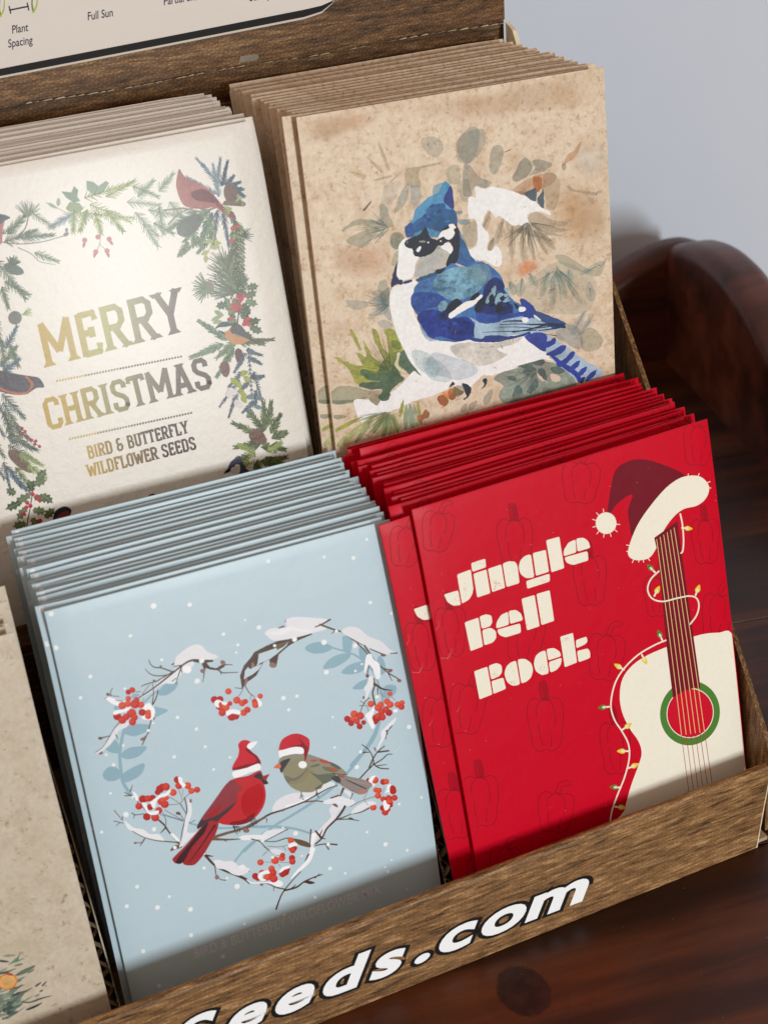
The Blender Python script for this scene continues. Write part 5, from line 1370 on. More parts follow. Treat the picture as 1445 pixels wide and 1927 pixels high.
    A.fill([(-20, 695), (0, 697), (40, 705), (60, 708), (75, 712), (84, 728), (70, 730), (60, 736), (50, 742), (30, 743), (5, 738), (-20, 728)], '4c444c'); A.fill([(-20, 722), (5, 735), (30, 742), (48, 742), (60, 732), (64, 722), (52, 708), (48, 710), (58, 722), (52, 736), (30, 738), (0, 728), (-20, 712)], 'b4663e', a=.95); A.ell(76, 720, 1.6, 1.6, 0, '1a1a20')
    A.stroke([(30, 795), (45, 810), (60, 828), (75, 840)], 1.3, '8a3038'); berries([(42, 806), (48, 812), (40, 818), (52, 822), (60, 828), (66, 836), (68, 830), (75, 840)], 3.2, '9a2030')
    cone(18, 848, .75, 60, 22, '6f5a48', '4c3a30'); sprig(38, 855, .45, 45, LGr, 14, 13); sprig(52, 875, .6, 42, LGr, 14, 13); sprig(30, 880, .9, 40, LGr + MGr, 14, 12)
    for k in range(4): sprig(8 + k * 6, 870 + k * 8, 1.2 + r.uniform(-.4, .3), 46, BGr, 14, 11)
    for x, y, an, L in ((60, 912, -.3, 30), (62, 925, -1.9, 24), (70, 905, -.9, 28), (58, 930, 2.6, 34), (40, 945, 2.7, 32), (64, 935, .2, 30), (80, 930, .7, 26), (50, 955, 2.2, 28), (62, 960, .1, 26), (30, 930, -2.6, 20), (60, 975, .9, 24), (85, 975, -.8, 26), (50, 985, 2.9, 26)):
        holly(x, y, an, L, 19, r.choice(['3f4c30', '4c5a38', '5c6a44']))
    A.stroke([(64, 905), (60, 940), (52, 985), (50, 1000)], 2, '4c3a28'); berries([(52, 946), (58, 952), (50, 955), (70, 934), (74, 940), (62, 930), (44, 966), (70, 985), (76, 980)], 4.2)
    A.fill([(100, 978), (105, 962), (120, 953), (132, 956), (135, 964), (128, 975), (118, 985), (100, 990)], '241c24'); A.fill([(108, 972), (122, 962), (132, 964), (126, 976), (110, 984)], '7a2a20')
    A.fill([(276, 938), (284, 930), (292, 930), (298, 938)], '241c24')
    # ---- top garland (gloss fade put into the ink: muted, thinner colours)
    for P, c in (([(116, 360), (135, 362), (140, 350), (148, 358), (146, 370), (152, 378), (140, 382), (125, 372)], '7b8f76'), ([(163, 340), (176, 342), (186, 350), (200, 340), (206, 345), (198, 356), (190, 366), (176, 368), (164, 356)], '8a9e86'), ([(124, 392), (132, 380), (150, 382), (158, 392), (146, 402), (130, 398)], '8f9c70')):
        A.fill(P, c, smooth=False, a=.8)
    for x, y, an, L in ((160, 372, -.3, 90), (150, 400, .1, 100), (170, 385, .4, 80), (180, 400, 1.3, 40), (200, 395, .9, 50), (200, 370, -.5, 60), (140, 395, 1.6, 40), (165, 395, 1.9, 40)):
        sprig(x, y, an, L, LGr + ['b4c070', 'a8b860'], 16, 16, a=.75)
    for x, y, an, L in ((240, 380, .1, 60), (255, 400, .8, 60), (260, 370, -.8, 40), (280, 395, .2, 60), (300, 390, 1.4, 50), (270, 420, 1.0, 50), (300, 360, -.9, 40), (290, 420, .5, 40), (250, 350, .4, 50), (320, 380, .9, 50)):
        sprig(x, y, an, L, PGr, 16, 16, a=.6)
    A.stroke([(88, 382), (110, 392), (128, 402)], 1.4, '8a8a70'); leaf(90, 382, .5, 22, 7, '8f9a7c'); leaf(110, 388, -1.5, 16, 8, '8f9a7c'); sprig(138, 402, 2.6, 50, ['8a9490', '7c88a0', '9aa8a0'], 18, 16, a=.8)
    sprig(60, 400, .6, 50, LGr + MGr, 12, 14)
    berries([(160, 452), (185, 446), (206, 450), (181, 474), (202, 472)], 5, 'b0605c')
    for x, y, an in ((160, 455, 1.8), (206, 452, .9), (181, 474, 1.9), (202, 474, 1.2)): leaf(x, y, an, 12, 6, 'b4625c')
    A.stroke([(190, 440), (188, 460), (181, 474)], 1.3, 'a08878'); A.stroke([(188, 460), (202, 472)], 1.2, 'a08878')
    # ---- top right: red bird, cone, blue juniper
    for x, y, an, L in ((412, 370, -1.75, 60), (408, 355, -1.45, 55), (412, 345, -2.3, 60), (405, 365, -2.6, 60)):
        sprig(x, y, an, L, ['7a8c98', '66788a', '8a9aa0'], 18, 12, .7, 1.5)
    sprig(418, 350, -1.35, 46, ['3c4a60', '4a5870'], 16, 10, .9, 1.8)
    for x, y, an, L in ((410, 395, 1.7, 70), (420, 400, 1.4, 62), (400, 400, 2.0, 60), (432, 395, 1.2, 50)):
        sprig(x, y, an, L, ['4c5a68', '5c6c7c', '465460'], 20, 12, .7, 1.5)
    for x, y, an, L in ((395, 395, 2.5, 50), (380, 400, 2.1, 60), (370, 400, 2.6, 60), (360, 420, 1.4, 40), (400, 410, 2.0, 50), (388, 415, 1.2, 45)):
        sprig(x, y, an, L, ['6f8464', '5f7458', '7c9070'], 18, 17, .9, 1.8, a=.85)
    A.stroke([(310, 396), (345, 392), (380, 398), (420, 385)], 3, '7a705c', 4); A.stroke([(318, 422), (340, 400), (370, 390)], 3.5, '80766a', 2)
    cone(336, 440, -.65, 55, 32, '6a6a60', '4c4c44', .85)
    A.fill([(338, 372), (332, 350), (334, 330), (338, 318), (346, 330), (362, 340), (380, 348), (398, 362), (412, 378), (424, 392), (440, 404), (444, 410), (434, 411), (418, 400), (404, 390), (385, 393), (362, 392), (346, 386)], 'a8655e', a=.8, w=.3)  # bird's red muted, the gloss fade is in its ink
    A.fill([(360, 362), (384, 356), (404, 370), (412, 382), (390, 380), (368, 376)], '7a4a4c', a=.6); A.fill([(404, 382), (420, 388), (442, 404), (440, 411), (426, 404)], '7a2c30')
    for k in range(4): sprig(425 + k * 5, 350 + k * 2, -.9 + k * .5, 22, ['3c5060', '48606c'], 10, 10, .9, 2)
    cone(432, 346, 1.45, 40, 25, '6b4a38', '42302a'); A.stroke([(425, 382), (458, 384)], 9, '6a5238'); A.ell(457, 384, 3, 5, 0, '8a7458')
    fan(444, 380, -.5, 16, MGr + LGr, 9, .7); fan(436, 392, 2.8, 20, LGr, 8, .8)
    # red-berried needle column
    A.stroke([(442, 412), (446, 440), (444, 480), (446, 510), (440, 540)], 2.2, '5c4a34')
    for k in range(16):
        y = 416 + k * 8
        sprig(444, y, 1.9, 24, DGr + LGr[:1], 5, 12, .7, 1.5); sprig(444, y, .9 if k < 12 else .7, 22, DGr + LGr[:1], 5, 12, .6, 1.5)
    fan(455, 445, -.3, 22, DGr + MGr, 10, .8)
    berries([(446, 426), (438, 430), (436, 453)], 4.2, 'b8282c')
    for x, y, an, L in ((400, 445, 2.3, 40), (375, 450, 2.4, 42), (355, 456, 2.2, 30), (372, 445, 1.2, 18)):
        sprig(x, y, an, L, ['76845c', '66744e'], 9, 12, .8, 1.9)
    A.stroke([(404, 434), (400, 455), (392, 475), (386, 482)], 1.4, 'a8ac70')
    for x, y, an in ((400, 452, 2.8), (402, 455, .2), (396, 462, .5), (392, 472, 2.6), (388, 480, 1.6), (404, 456, .9)): leaf(x, y, an, 15, 8, 'a3a868')
    # big needle fan + burr + holly (right middle)
    for i in range(5): fan(440 - i * 3, 548 - i * 11, -2.45 + i * .14, 54 - i * 3, ['5a6048', '6b7258', '4f563c', '7a8060'], 16, .75, 1.9)
    fan(442, 552, -2.9, 44, ['5a6048', '6b7258'], 14, .6, 1.8); fan(446, 540, -1.2, 30, DGr + MGr, 12, .6)
    A.ell(391, 541, 12, 12, 0, '6f655c', n=14, w=.3); fan(391, 541, 3.1, 32, ['6f7c58', '5f6c4c', '8a9470'], 18, 1.15, 2.1); fan(391, 541, 1.5, 24, ['6f7c58'], 7, .9, 2); A.ell(391, 541, 11, 11, 0, '786c60', n=14, w=.4); fan(391, 541, -.9, 18, ['7a7060'], 8, 1.2, 1)
    A.stroke([(402, 547), (418, 556), (430, 568)], 2.4, '5c5040')
    for x, y, an, L in ((462, 538, -1.9, 24), (465, 542, -.2, 22), (460, 558, -2.5, 26), (462, 560, -.5, 24), (462, 566, .3, 24), (458, 570, 1.1, 24), (440, 560, 1.2, 36), (425, 560, 1.2, 44), (428, 572, 2.9, 22), (440, 590, 1.9, 30), (445, 600, 2.4, 34), (452, 585, .1, 20), (455, 600, -.9, 24), (462, 610, -.3, 30), (470, 615, .4, 26), (455, 625, .6, 24)):
        holly(x, y, an, L, 18, r.choice(['46543a', '3c4a30', '586648', '6a7854']))
    A.stroke([(458, 545), (452, 570), (448, 600), (446, 620)], 2.2, '4c4030'); berries([(448, 558), (455, 562), (459, 556), (452, 566), (440, 572), (446, 578), (436, 580), (444, 584), (452, 577), (434, 600), (462, 604), (467, 600), (460, 610), (468, 610), (452, 616)], 4.2, 'b0222e')
    leaf(404, 585, .5, 20, 9, '8a9868'); leaf(398, 604, -.5, 26, 8, '8f9c70'); leaf(418, 604, 2.9, 18, 7, '8f9c70')
    # chickadee
    sprig(428, 640, -2.55, 62, ['66785a', '7a8c6c', '58694c'], 20, 15, .7, 2.2); sprig(420, 648, 2.75, 62, ['66785a', '7a8c6c'], 18, 15, .7, 2.2); sprig(440, 655, 2.1, 60, ['66785a', '7a8c6c', '58694c'], 20, 14, .7, 2.2); sprig(452, 645, -.1, 60, ['5c5c3c', '6f6a44'], 18, 13, .8, 2)
    sprig(445, 640, 2.4, 46, ['66785a', '7a8c6c'], 16, 15, .7, 2.2); sprig(460, 636, .3, 36, ['5c5c3c', '6f6a44'], 14, 13, .8, 2)
    A.fill([(422, 626), (432, 622), (438, 634), (446, 642), (466, 640), (458, 646), (444, 648), (434, 642), (424, 634)], 'b9804c'); A.fill([(424, 624), (442, 622), (456, 634), (472, 638), (458, 645), (442, 648), (430, 640)], 'bd8450')
    A.fill([(434, 608), (450, 610), (460, 620), (468, 632), (478, 640), (486, 645), (480, 645), (462, 636), (446, 632), (434, 624)], '4c4644'); A.stroke([(440, 628), (456, 634), (470, 640)], 1.4, 'a09a8c', .8)
    A.fill([(404, 620), (410, 612), (418, 606), (430, 608), (435, 614), (428, 622), (418, 624), (410, 620)], 'e0d8cc'); A.fill([(404, 620), (410, 612), (418, 606), (428, 606), (436, 612), (424, 615), (412, 616)], '2c3a3c'); A.fill([(412, 622), (420, 624), (424, 630), (416, 626)], '2c3036')
    cone(422, 680, 1.45, 30, 18, '6f3c34', '4a241e'); cone(448, 656, 1.4, 32, 15, '5f3028', '3c1c18')
    # juniper drop with pale berries
    for x, y, an, L in ((468, 655, 1.5, 100), (465, 660, .3, 28), (468, 672, .5, 26), (462, 665, 2.1, 40), (456, 700, 2.3, 36), (450, 715, 2.2, 60), (478, 700, 1.3, 60), (482, 712, -.3, 14), (468, 720, 2.4, 24), (446, 740, 1.9, 46), (482, 735, 1.6, 30), (480, 755, 2.4, 30), (472, 770, 1.9, 14)):
        sprig(x, y, an, L, ['52606c', '62707c', '4a5862'], 14, 8, 1.0, 1.6, '4c5c74')
    for x, y, an in ((452, 704, -.3), (460, 708, .8), (452, 730, -2.0), (450, 732, .9), (458, 738, 1.4), (455, 745, 1.0), (446, 722, -2.4)): leaf(x, y, an, 16, 11, '9aa03c')
    for x, y in ((434, 735), (441, 738), (446, 758), (451, 762), (431, 742)): A.ell(x, y, 6, 6, 0, 'd4ccc8', n=12)
    A.ell(477, 709, 5, 6, 0, '443a34', n=10)
    leaf(478, 745, 2.9, 16, 10, '6a7c84'); leaf(482, 748, .2, 16, 9, '6a7c84'); leaf(480, 765, .2, 14, 9, '70868c'); leaf(474, 772, 2.2, 14, 9, '70868c')
    # bottom pine bunch with cone + jay head
    for x, y, an, L in ((498, 810, -1.6, 50), (496, 812, -2.2, 44), (490, 820, -2.7, 54), (490, 835, 3.0, 44), (510, 815, -1.1, 36), (512, 825, -.4, 26), (508, 840, .2, 26), (505, 850, -2.0, 40), (500, 860, .6, 30), (480, 858, 3.0, 30), (490, 868, .1, 44), (500, 872, -.3, 36), (470, 868, 2.8, 20), (485, 865, 1.6, 24), (505, 800, -1.45, 40)):
        sprig(x, y, an, L, ['4f5c34', '5f6c40', '6f7c48', '44502c'], 18, 16, .7, 1.8)
    for x, y, an, L in ((480, 855, -2.6, 34), (505, 850, -.6, 28), (478, 862, 2.6, 24)): leaf(x, y, an, 18, 8, '8f9c54'); sprig(x, y, an, L, ['8f9c54', 'a0a860'], 10, 12, .9, 1.7)
    cone(472, 812, .65, 34, 26, '6c4a38', '412a20'); berries([(472, 866), (476, 862), (470, 880)], 4, 'c8c4b4')
    A.fill([(421, 891), (428, 883), (434, 870), (446, 860), (452, 858), (455, 866), (462, 880), (470, 888), (455, 892), (446, 888), (438, 884), (430, 884)], '3a3c50'); A.fill([(434, 884), (440, 876), (450, 874), (452, 884), (448, 892), (440, 893)], 'c8c0b4'); A.fill([(421, 891), (430, 881), (434, 886)], '1c1c24'); A.stroke([(434, 880), (441, 875)], 2, '16161e'); A.ell(440, 877, 1.8, 1.8, 0, '16161e')
    # ---- lettering, ink gradient from gold to bronze stands in for the foil's glint
    G1, G2, G3 = 'b99b48', 'a99a52', '5f4838'
    ang = (math.cos(-.272), math.sin(-.272))
    e = (1, -.262)
    serif_text(A, 'MERRY', (85, 692), e, (-18, -80), 62.6, 12.5, [G1, 'a9a25a', '857a56', G3], [.22, .6, .8])
    serif_text(A, 'CHRISTMAS', (89, 810), e, (-13.5, -56), 44.5, 9.6, [G1, '988c52', '7a6a4c', '5c4638'], [.21, .5, .66])
    serif_text(A, 'BIRD & BUTTERFLY', (167, 864), e, (-5.2, -23), 16.5, 4.3, ['b89a50', '806a44', '4c3028'], [.13, .38])
    serif_text(A, 'WILDFLOWER SEEDS', (167, 898), e, (-5.2, -23), 16.8, 4.3, ['b89a50', '927644', '4c3028'], [.16, .45])
    A.layer += 1
    for (x0, y0, x1, y1) in ((108, 717, 341, 671), (132, 826, 360, 777)):
        n = 44
        for i in range(n):
            t = i / (n - 1); x = x0 + (x1 - x0) * t; y = y0 + (y1 - y0) * t
            c = 'bfa24c' if t < .22 else ('8c7a4c' if t < .5 else '54403a')
            A.fill([(x - 1.8, y - 1.4), (x + 1.8, y - 2.2), (x + 2.0, y + 1.4), (x - 1.6, y + 2.2)], c, smooth=False, nl=False)
    return A


# ================================================================== artwork: brushed fir bough with an orange (oatmeal packet)
def art_oat():
    A = Art(4)
    r = random.Random(7)
    A.frame(0, 1640, 5.558)
    for k in range(110):
        x = r.uniform(-320, 240); y = r.uniform(1060, 1560)
        if x + abs(y - 1330) * .7 > 230: continue
        L = r.uniform(80, 230); an = -.42 + r.uniform(-.25, .25)
        A.stroke([(x, y), (x + L * .5 * math.cos(an), y + L * .5 * math.sin(an) + 8), (x + L * math.cos(an), y + L * math.sin(an))], r.uniform(26, 64), r.choice(['5f7a6c', '4c6258', '84967f', '6f8478', '8f9c84', '3f4c48']), 4, a=r.uniform(.5, .85), w=.35)
    for P, c in (([(90, 975), (180, 900), (220, 860), (200, 920), (265, 900), (200, 940), (130, 960)], '5c7c68'), ([(0, 925), (90, 935), (85, 950), (0, 945)], '3c3c44'), ([(30, 885), (100, 868), (175, 875), (100, 892)], '84886c'), ([(160, 1090), (240, 1030), (370, 980), (330, 1030), (230, 1080)], '5c6858'), ([(290, 1060), (360, 1020), (350, 1040), (300, 1065)], '44504c'),
                 ([(220, 1360), (320, 1360), (430, 1320), (560, 1295), (450, 1330), (340, 1370), (260, 1375)], '3c4446'), ([(370, 1195), (430, 1155), (430, 1170), (385, 1205)], '3c3c44'), ([(440, 1190), (490, 1145), (485, 1165), (455, 1200)], '54544c'), ([(470, 1205), (492, 1185), (488, 1198)], '54544c'), ([(420, 1250), (450, 1235), (452, 1248), (425, 1262)], '3c3c44'), ([(365, 1300), (410, 1285), (405, 1295), (372, 1306)], '3c3c44'),
                 ([(280, 1440), (390, 1390), (450, 1370), (380, 1420), (300, 1450)], '2c3432'), ([(150, 990), (200, 965), (250, 965), (200, 985)], '5c6c60')):
        A.fill(P, c, a=.9, w=.25)
    A.ell(85, 1150, 104, 86, -.25, 'c87a3c', n=28, w=.3); A.ell(82, 1152, 88, 70, -.25, 'dca058', n=28, w=.35); A.ell(85, 1150, 60, 46, -.2, 'e0b070', a=.7, w=.3); A.fill([(60, 1070), (90, 1055), (140, 1075), (120, 1090)], 'a04c34', a=.8, w=.3)
    A.frame(0, 1140, 2.448)
    A.layer += 1
    for i in range(90):
        x = r.uniform(-400, 420); y = r.uniform(130, 1850)
        A.ell(x, y, r.uniform(1, 3.6), r.uniform(.8, 2.2), r.uniform(0, 3), r.choice(['7a6a58', '6a5a4a', '96826c']), n=7, nl=False, a=r.uniform(.35, .8))
    return A


# ================================================================== materials
PAPER_BLUE = 'bbcfd9'
PAPER_RED = 'ca0022'
M_blue = print_mat('blue_paper', rough=0.4, spec=0.25, coat=0.08, coat_rough=0.25, bumps=((45, .35), (500, .02)), fibre=.03)
M_red = print_mat('red_paper', rough=0.45, spec=0.08, coat=0.05, coat_rough=0.25, bumps=((45, .35), (300, .05)), fibre=.05)
M_cream = print_mat('cream_paper', rough=0.42, spec=0.2, coat=0.26, coat_rough=0.23, bumps=((40, .20), (330, .36), (800, .12)), fibre=.03)
SPK = [(620, [(0.36, (.55, .38, .24)), (0.46, (.95, .92, .88)), (0.56, (1, 1, 1)), (0.8, (1.0, .96, .9))], 'MULTIPLY', 0.6),
       (150, [(0.38, (.78, .64, .50)), (0.53, (1, .98, .96))], 'MULTIPLY', 0.6)]
M_kraft = print_mat('speckled_kraft_paper', rough=0.5, spec=0.4, bumps=((60, .08), (700, .03)), fibre=.22, speckle=SPK)
SPK2 = [(420, [(0.33, (.50, .42, .32)), (0.42, (1, 1, 1))], 'MULTIPLY', 0.8), (130, [(0.38, (.86, .80, .72)), (0.55, (1, 1, 1))], 'MULTIPLY', 0.7)]
M_oat = print_mat('plain_speckled_paper', rough=0.5, spec=0.4, bumps=((60, .08), (700, .03)), fibre=.22, speckle=SPK2)

M_wood_lip = wood_print('wood_print_board', 1.12, 'X', .28)
M_wood_side = wood_print('wood_print_board_side', 0.95, 'Z', .5, 3.0)
M_wood_back = wood_print('wood_print_board_header', .82, 'X', .55, 7.0)
M_wood_edge = wood_print('wood_print_board_edge', 0.8, 'Z', .5, 5.0)
M_raw = plain('raw_cardboard', 'b59a78', 0.85, 300, .15)
M_torn = plain('torn_board_edge', 'e0d2b4', 0.9, 500, .2, 900, .3)
M_white_ink = plain('white_ink', 'f0f0f2', 0.45)
M_black_ink = plain('black_ink', '17130f', 0.45)
M_label = plain('label_stock', 'ded4cc', 0.45, 1500, .03)


def board_poly(name, pts3, thick, mat, parent, edge=None, normal=None):
    """flat board: outline points (mm) in 3D, extruded by the vector thick (mm)"""
    n = len(pts3)
    V = [tuple(p) for p in pts3] + [tuple(p[i] + thick[i] for i in range(3)) for p in pts3]
    F = [tuple(range(n)), tuple(range(2 * n - 1, n - 1, -1))] + [(i, i + n, (i + 1) % n + n, (i + 1) % n) for i in range(n)]
    V = [tuple(c * MM for c in v) for v in V]
    o = mesh_obj(name, V, F, [mat, edge or mat], parent, [0, 0] + [1] * n)
    bm = bmesh.new(); bm.from_mesh(o.data)
    bmesh.ops.recalc_face_normals(bm, faces=bm.faces)
    bm.to_mesh(o.data); bm.free()
    return o


# ================================================================== setting: desk top + wall
def wood_desk(name, scale=1.0, c1='1a0b06', c2='3a1a0f', c3='5a2d1a', rough=.32, ang=0.0, bands=True):
    m, nt, b = nmat(name)
    v = coords(nt, (1, 1, 1), (0, 0, ang))
    mp = nt.nodes.new('ShaderNodeMapping'); mp.inputs['Scale'].default_value = (4 * scale, 42 * scale, 42 * scale)
    nt.links.new(v, mp.inputs[0])
    n1 = noise(nt, mp.outputs[0], 1.2, 8, .6)
    n2 = noise(nt, v, 9, 3, .5)
    g = math_(nt, 'ADD', math_(nt, 'MULTIPLY', n1, .6), math_(nt, 'MULTIPLY', n2, .4))
    c = ramp(nt, g, [(0.38, lin(c1)), (0.5, lin(c2)), (0.62, lin(c3))])
    if bands:
        # one dark knot in the plank
        tc = nt.nodes.new('ShaderNodeTexCoord'); mk = nt.nodes.new('ShaderNodeMapping')
        mk.inputs['Location'].default_value = (-.0145 / .0068, .0142 / .0086, 0)
        mk.inputs['Scale'].default_value = (1 / .0068, 1 / .0086, 1)
        nt.links.new(tc.outputs['Object'], mk.inputs[0])
        ln = nt.nodes.new('ShaderNodeVectorMath'); ln.operation = 'LENGTH'
        nt.links.new(mk.outputs[0], ln.inputs[0])
        dd = math_(nt, 'ADD', ln.outputs['Value'], math_(nt, 'MULTIPLY', math_(nt, 'SUBTRACT', noise(nt, v, 500, 3, .5), .5), .25))
        kf = ramp(nt, dd, [(0.0, (1, 1, 1)), (.90, (.95, .95, .95)), (1.0, (.12, .12, .12))])
        rgb = nt.nodes.new('ShaderNodeRGBToBW'); nt.links.new(kf, rgb.inputs[0])
        kc = ramp(nt, noise(nt, v, 260, 5, .6), [(.35, lin('1c0c08')), (.65, lin('3a1c12'))])
        km = math_(nt, 'MULTIPLY', rgb.outputs[0], math_(nt, 'LESS_THAN', dd, 1.6))
        c = mixc(nt, c, kc, km)
    # dust
    du = ramp(nt, noise(nt, v, 1100, 2, .5), [(.735, (0, 0, 0)), (.77, (.55, .55, .55))])
    bwd = nt.nodes.new('ShaderNodeRGBToBW'); nt.links.new(du, bwd.inputs[0])
    c = mixc(nt, c, (.32, .27, .23), bwd.outputs[0])
    nt.links.new(c, b.inputs['Base Color'])
    b.inputs['Roughness'].default_value = rough
    b.inputs['Specular IOR Level'].default_value = .3
    b.inputs['Coat Weight'].default_value = .12
    b.inputs['Coat Roughness'].default_value = .2
    bump(nt, b, math_(nt, 'MULTIPLY', n1, .25), 1.0, .0006)
    return m


DANG = math.atan2(-21.8, -107.4)      # direction of the desk's right edge board (towards the viewer)
DD = Vector((-0.2137, -0.9769, 0))      # unit: from the back corner towards the viewer
DN = Vector((0.9769, -0.2137, 0))                           # unit: to the right along the back board
P0 = Vector((249.5, 279.5, 0))


def deskpt(n, d, z):
    p = P0 + DN * n + DD * d
    return (p.x * MM, p.y * MM, z * MM)


M_desk = wood_desk('desk_wood', 1.0, ang=rad(8.5), c1='180a04', c2='3c1a0a', c3='6a3616', rough=.4)
M_gall = wood_desk('gallery_wood', 1.0, c1='331a12', c2='5c2e20', c3='7c4630', rough=.36, bands=False)
knot = None
# desk top: planks with fine joints
planks = []
W0 = -900
dv = []; df = []
edges = [-900, -255, -30, 180, 420, 640]      # distances d from the back corner where planks meet (towards viewer positive)
edges = [0, 96, 205, 305, 420, 560, 900]
for i in range(len(edges) - 1):
    a, b_ = edges[i] + .35, edges[i + 1] - .35
    base = len(dv)
    for n, d in ((-900, a), (60, a), (60, b_), (-900, b_)):
        dv.append(deskpt(n, d, 0))
    for n, d in ((-900, a - .35), (60, a - .35), (60, b_ + .35), (-900, b_ + .35)):
        dv.append(deskpt(n, d, -1.0))
    df.append((base, base + 3, base + 2, base + 1))
    for k in range(4):
        df.append((base + k, base + (k + 1) % 4, base + 4 + (k + 1) % 4, base + 4 + k))
base = len(dv)
for n, d in ((-900, -60), (60, -60), (60, 900), (-900, 900)): dv.append(deskpt(n, d, -.8))
df.append((base, base + 3, base + 2, base + 1))
desk = mesh_obj('desk_top', dv, df, M_desk)
tag(desk, kind='structure')

# wall
M_wall = plain('painted_wall', 'ccd3df', .7, 15, .02, 900, .03)
WD = -40
wall = mesh_obj('wall', [deskpt(-1500, WD, -400), deskpt(900, WD, -400), deskpt(900, WD, 1500), deskpt(-1500, WD, 1500)], [(0, 1, 2, 3)], M_wall)
tag(wall, kind='structure')


# gallery: back board and curved end board
def swept_board(name, prof, top_pts, inner_fn, thick, parent):
    pass


gal = empty('desk_gallery', deskpt(0, 0, 0))
tag(gal, 'dark mahogany raised edge of the desk, curving up at the back corner', 'desk gallery')


def board_curve(name, samples, place_fn, thick, mat, parent, r=5):
    """samples: [(s, top z)] ; cross section: inner face, rounded top, outer face"""
    V = []; F = []
    k = 7
    for s, z in samples:
        sec = [(0, -1), (0, z - r)]
        sec += [(r - r * math.cos(math.pi / 2 * j / k), z - r + r * math.sin(math.pi / 2 * j / k)) for j in range(1, k + 1)]
        sec += [(thick - r + r * math.sin(math.pi / 2 * j / k), z - r + r * math.cos(math.pi / 2 * j / k)) for j in range(0, k + 1)]
        sec += [(thick, -1)]
        for t, zz in sec: V.append(place_fn(s, t, zz))
    m = len(sec)
    for i in range(len(samples) - 1):
        for j in range(m - 1):
            a = i * m + j
            F.append((a, a + 1, a + m + 1, a + m))
    F.append(tuple(range(m))); F.append(tuple(range(len(V) - 1, len(V) - m - 1, -1)))
    g = parent.location
    V = [(v[0] - g.x, v[1] - g.y, v[2] - g.z) for v in V]
    o = mesh_obj(name, V, F, mat, parent, smooth=True)
    bm = bmesh.new(); bm.from_mesh(o.data); bmesh.ops.recalc_face_normals(bm, faces=bm.faces); bm.to_mesh(o.data); bm.free()
    return o


def interp(tab, n=60):
    P = crom([np.array(p, float) for p in tab], False, 6)
    return [(p[0], p[1]) for p in P]


side_top = interp([(-17.5, 47), (-12, 50), (-5, 53.2), (3, 56.5), (14, 60.5), (28, 63.5), (40, 64.5), (52, 64), (62, 62.5), (77, 58.5), (90, 53), (110, 43), (132, 31), (155, 20), (180, 13), (220, 9), (300, 8), (480, 8)])  # unseen front end shaped low so light reaches the back board
board_curve('end_board', side_top, lambda s, t, z: deskpt(t, s, z), 20, M_gall, gal, 7)
back_top = interp([(-620, 36), (-300, 37), (-120, 38), (-60, 39), (-40, 39), (-26, 42), (-18, 46), (-8, 50.5), (-.3, 53), (10, 53.5), (18, 51)])
board_curve('back_board', back_top, lambda s, t, z: deskpt(s, -t, z), 18, M_gall, gal, 7)
# ================================================================== cardboard display box
box = empty('display_box', (0, 0, 0))
tag(box, 'brown wood printed cardboard counter display with two tiers of seed packets', 'display box')
XL, XR = -262.0, 94.3
# front lip: folded board, outside face leaning out, rolled top
LY, LZ = 4.8, 23.4
prof = [(0, .2), (LY * .5, LZ * .5)]
rr = 1.3
ux, uz = LY / math.hypot(LY, LZ), LZ / math.hypot(LY, LZ)
nx, nz = -uz, ux       # outward normal (towards viewer, slightly down)
cx_, cz_ = LY - nx * rr - ux * rr, LZ - nz * rr - uz * rr
prof.append((LY - ux * (rr + .6), LZ - uz * (rr + .6)))
for j in range(9):
    a = math.pi * j / 8
    prof.append((cx_ + rr * (nx * math.cos(a) + ux * math.sin(a)), cz_ + rr * (nz * math.cos(a) + uz * math.sin(a))))
prof.append((2 * rr * .9, 3.2))
NX = 60
rl = random.Random(4)
V = []; F = []
for i in range(NX + 1):
    x = XL + (XR - XL) * i / NX
    for j, (y, z) in enumerate(prof):
        dx = 0
        V.append(((x + (0.30 * z + .12 * math.sin(z * 2.1) if i == NX else 0)) * MM, y * MM, z * MM))
m_ = len(prof)
for i in range(NX):
    for j in range(m_ - 1):
        a = i * m_ + j
        F.append((a, a + m_, a + m_ + 1, a + 1))
lip = mesh_obj('front_lip', V, F, M_wood_lip, box, smooth=True)
# cut end of the lip (white torn fibres) and lip bottom edge
end = [(XR + .30 * z + .12 * math.sin(z * 2.1), y - .05, z) for y, z in prof]
board_poly('lip_end', end, (.3, 0, 0), M_torn, box)
# floor, riser, shelf, back
board_poly('box_floor', [(XL, .5, 1.2), (XR + 4, .5, 1.2), (XR + 4, 146, 1.2), (XL, 146, 1.2)], (0, 0, 1.2), M_raw, box)
RY = 70.0
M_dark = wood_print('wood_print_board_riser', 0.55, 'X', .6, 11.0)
board_poly('riser', [(XL, RY, 45), (XR + 4, RY, 45), (XR + 4, RY, 81.5), (XL, RY, 81.5)], (0, 1.2, 0), M_dark, box)
board_poly('shelf', [(XL, RY + 1.4, 82), (XR + 4, RY + 1.4, 82), (XR + 4, 144, 82), (XL, 144, 82)], (0, 0, 1.5), M_dark, box)
board_poly('back_panel', [(XL, 145.4, 1), (XR + 6, 145.4, 1), (100.2, 145.4, 195.7), (XL, 145.4, 195.7)], (0, 1.5, 0), M_wood_back, box)
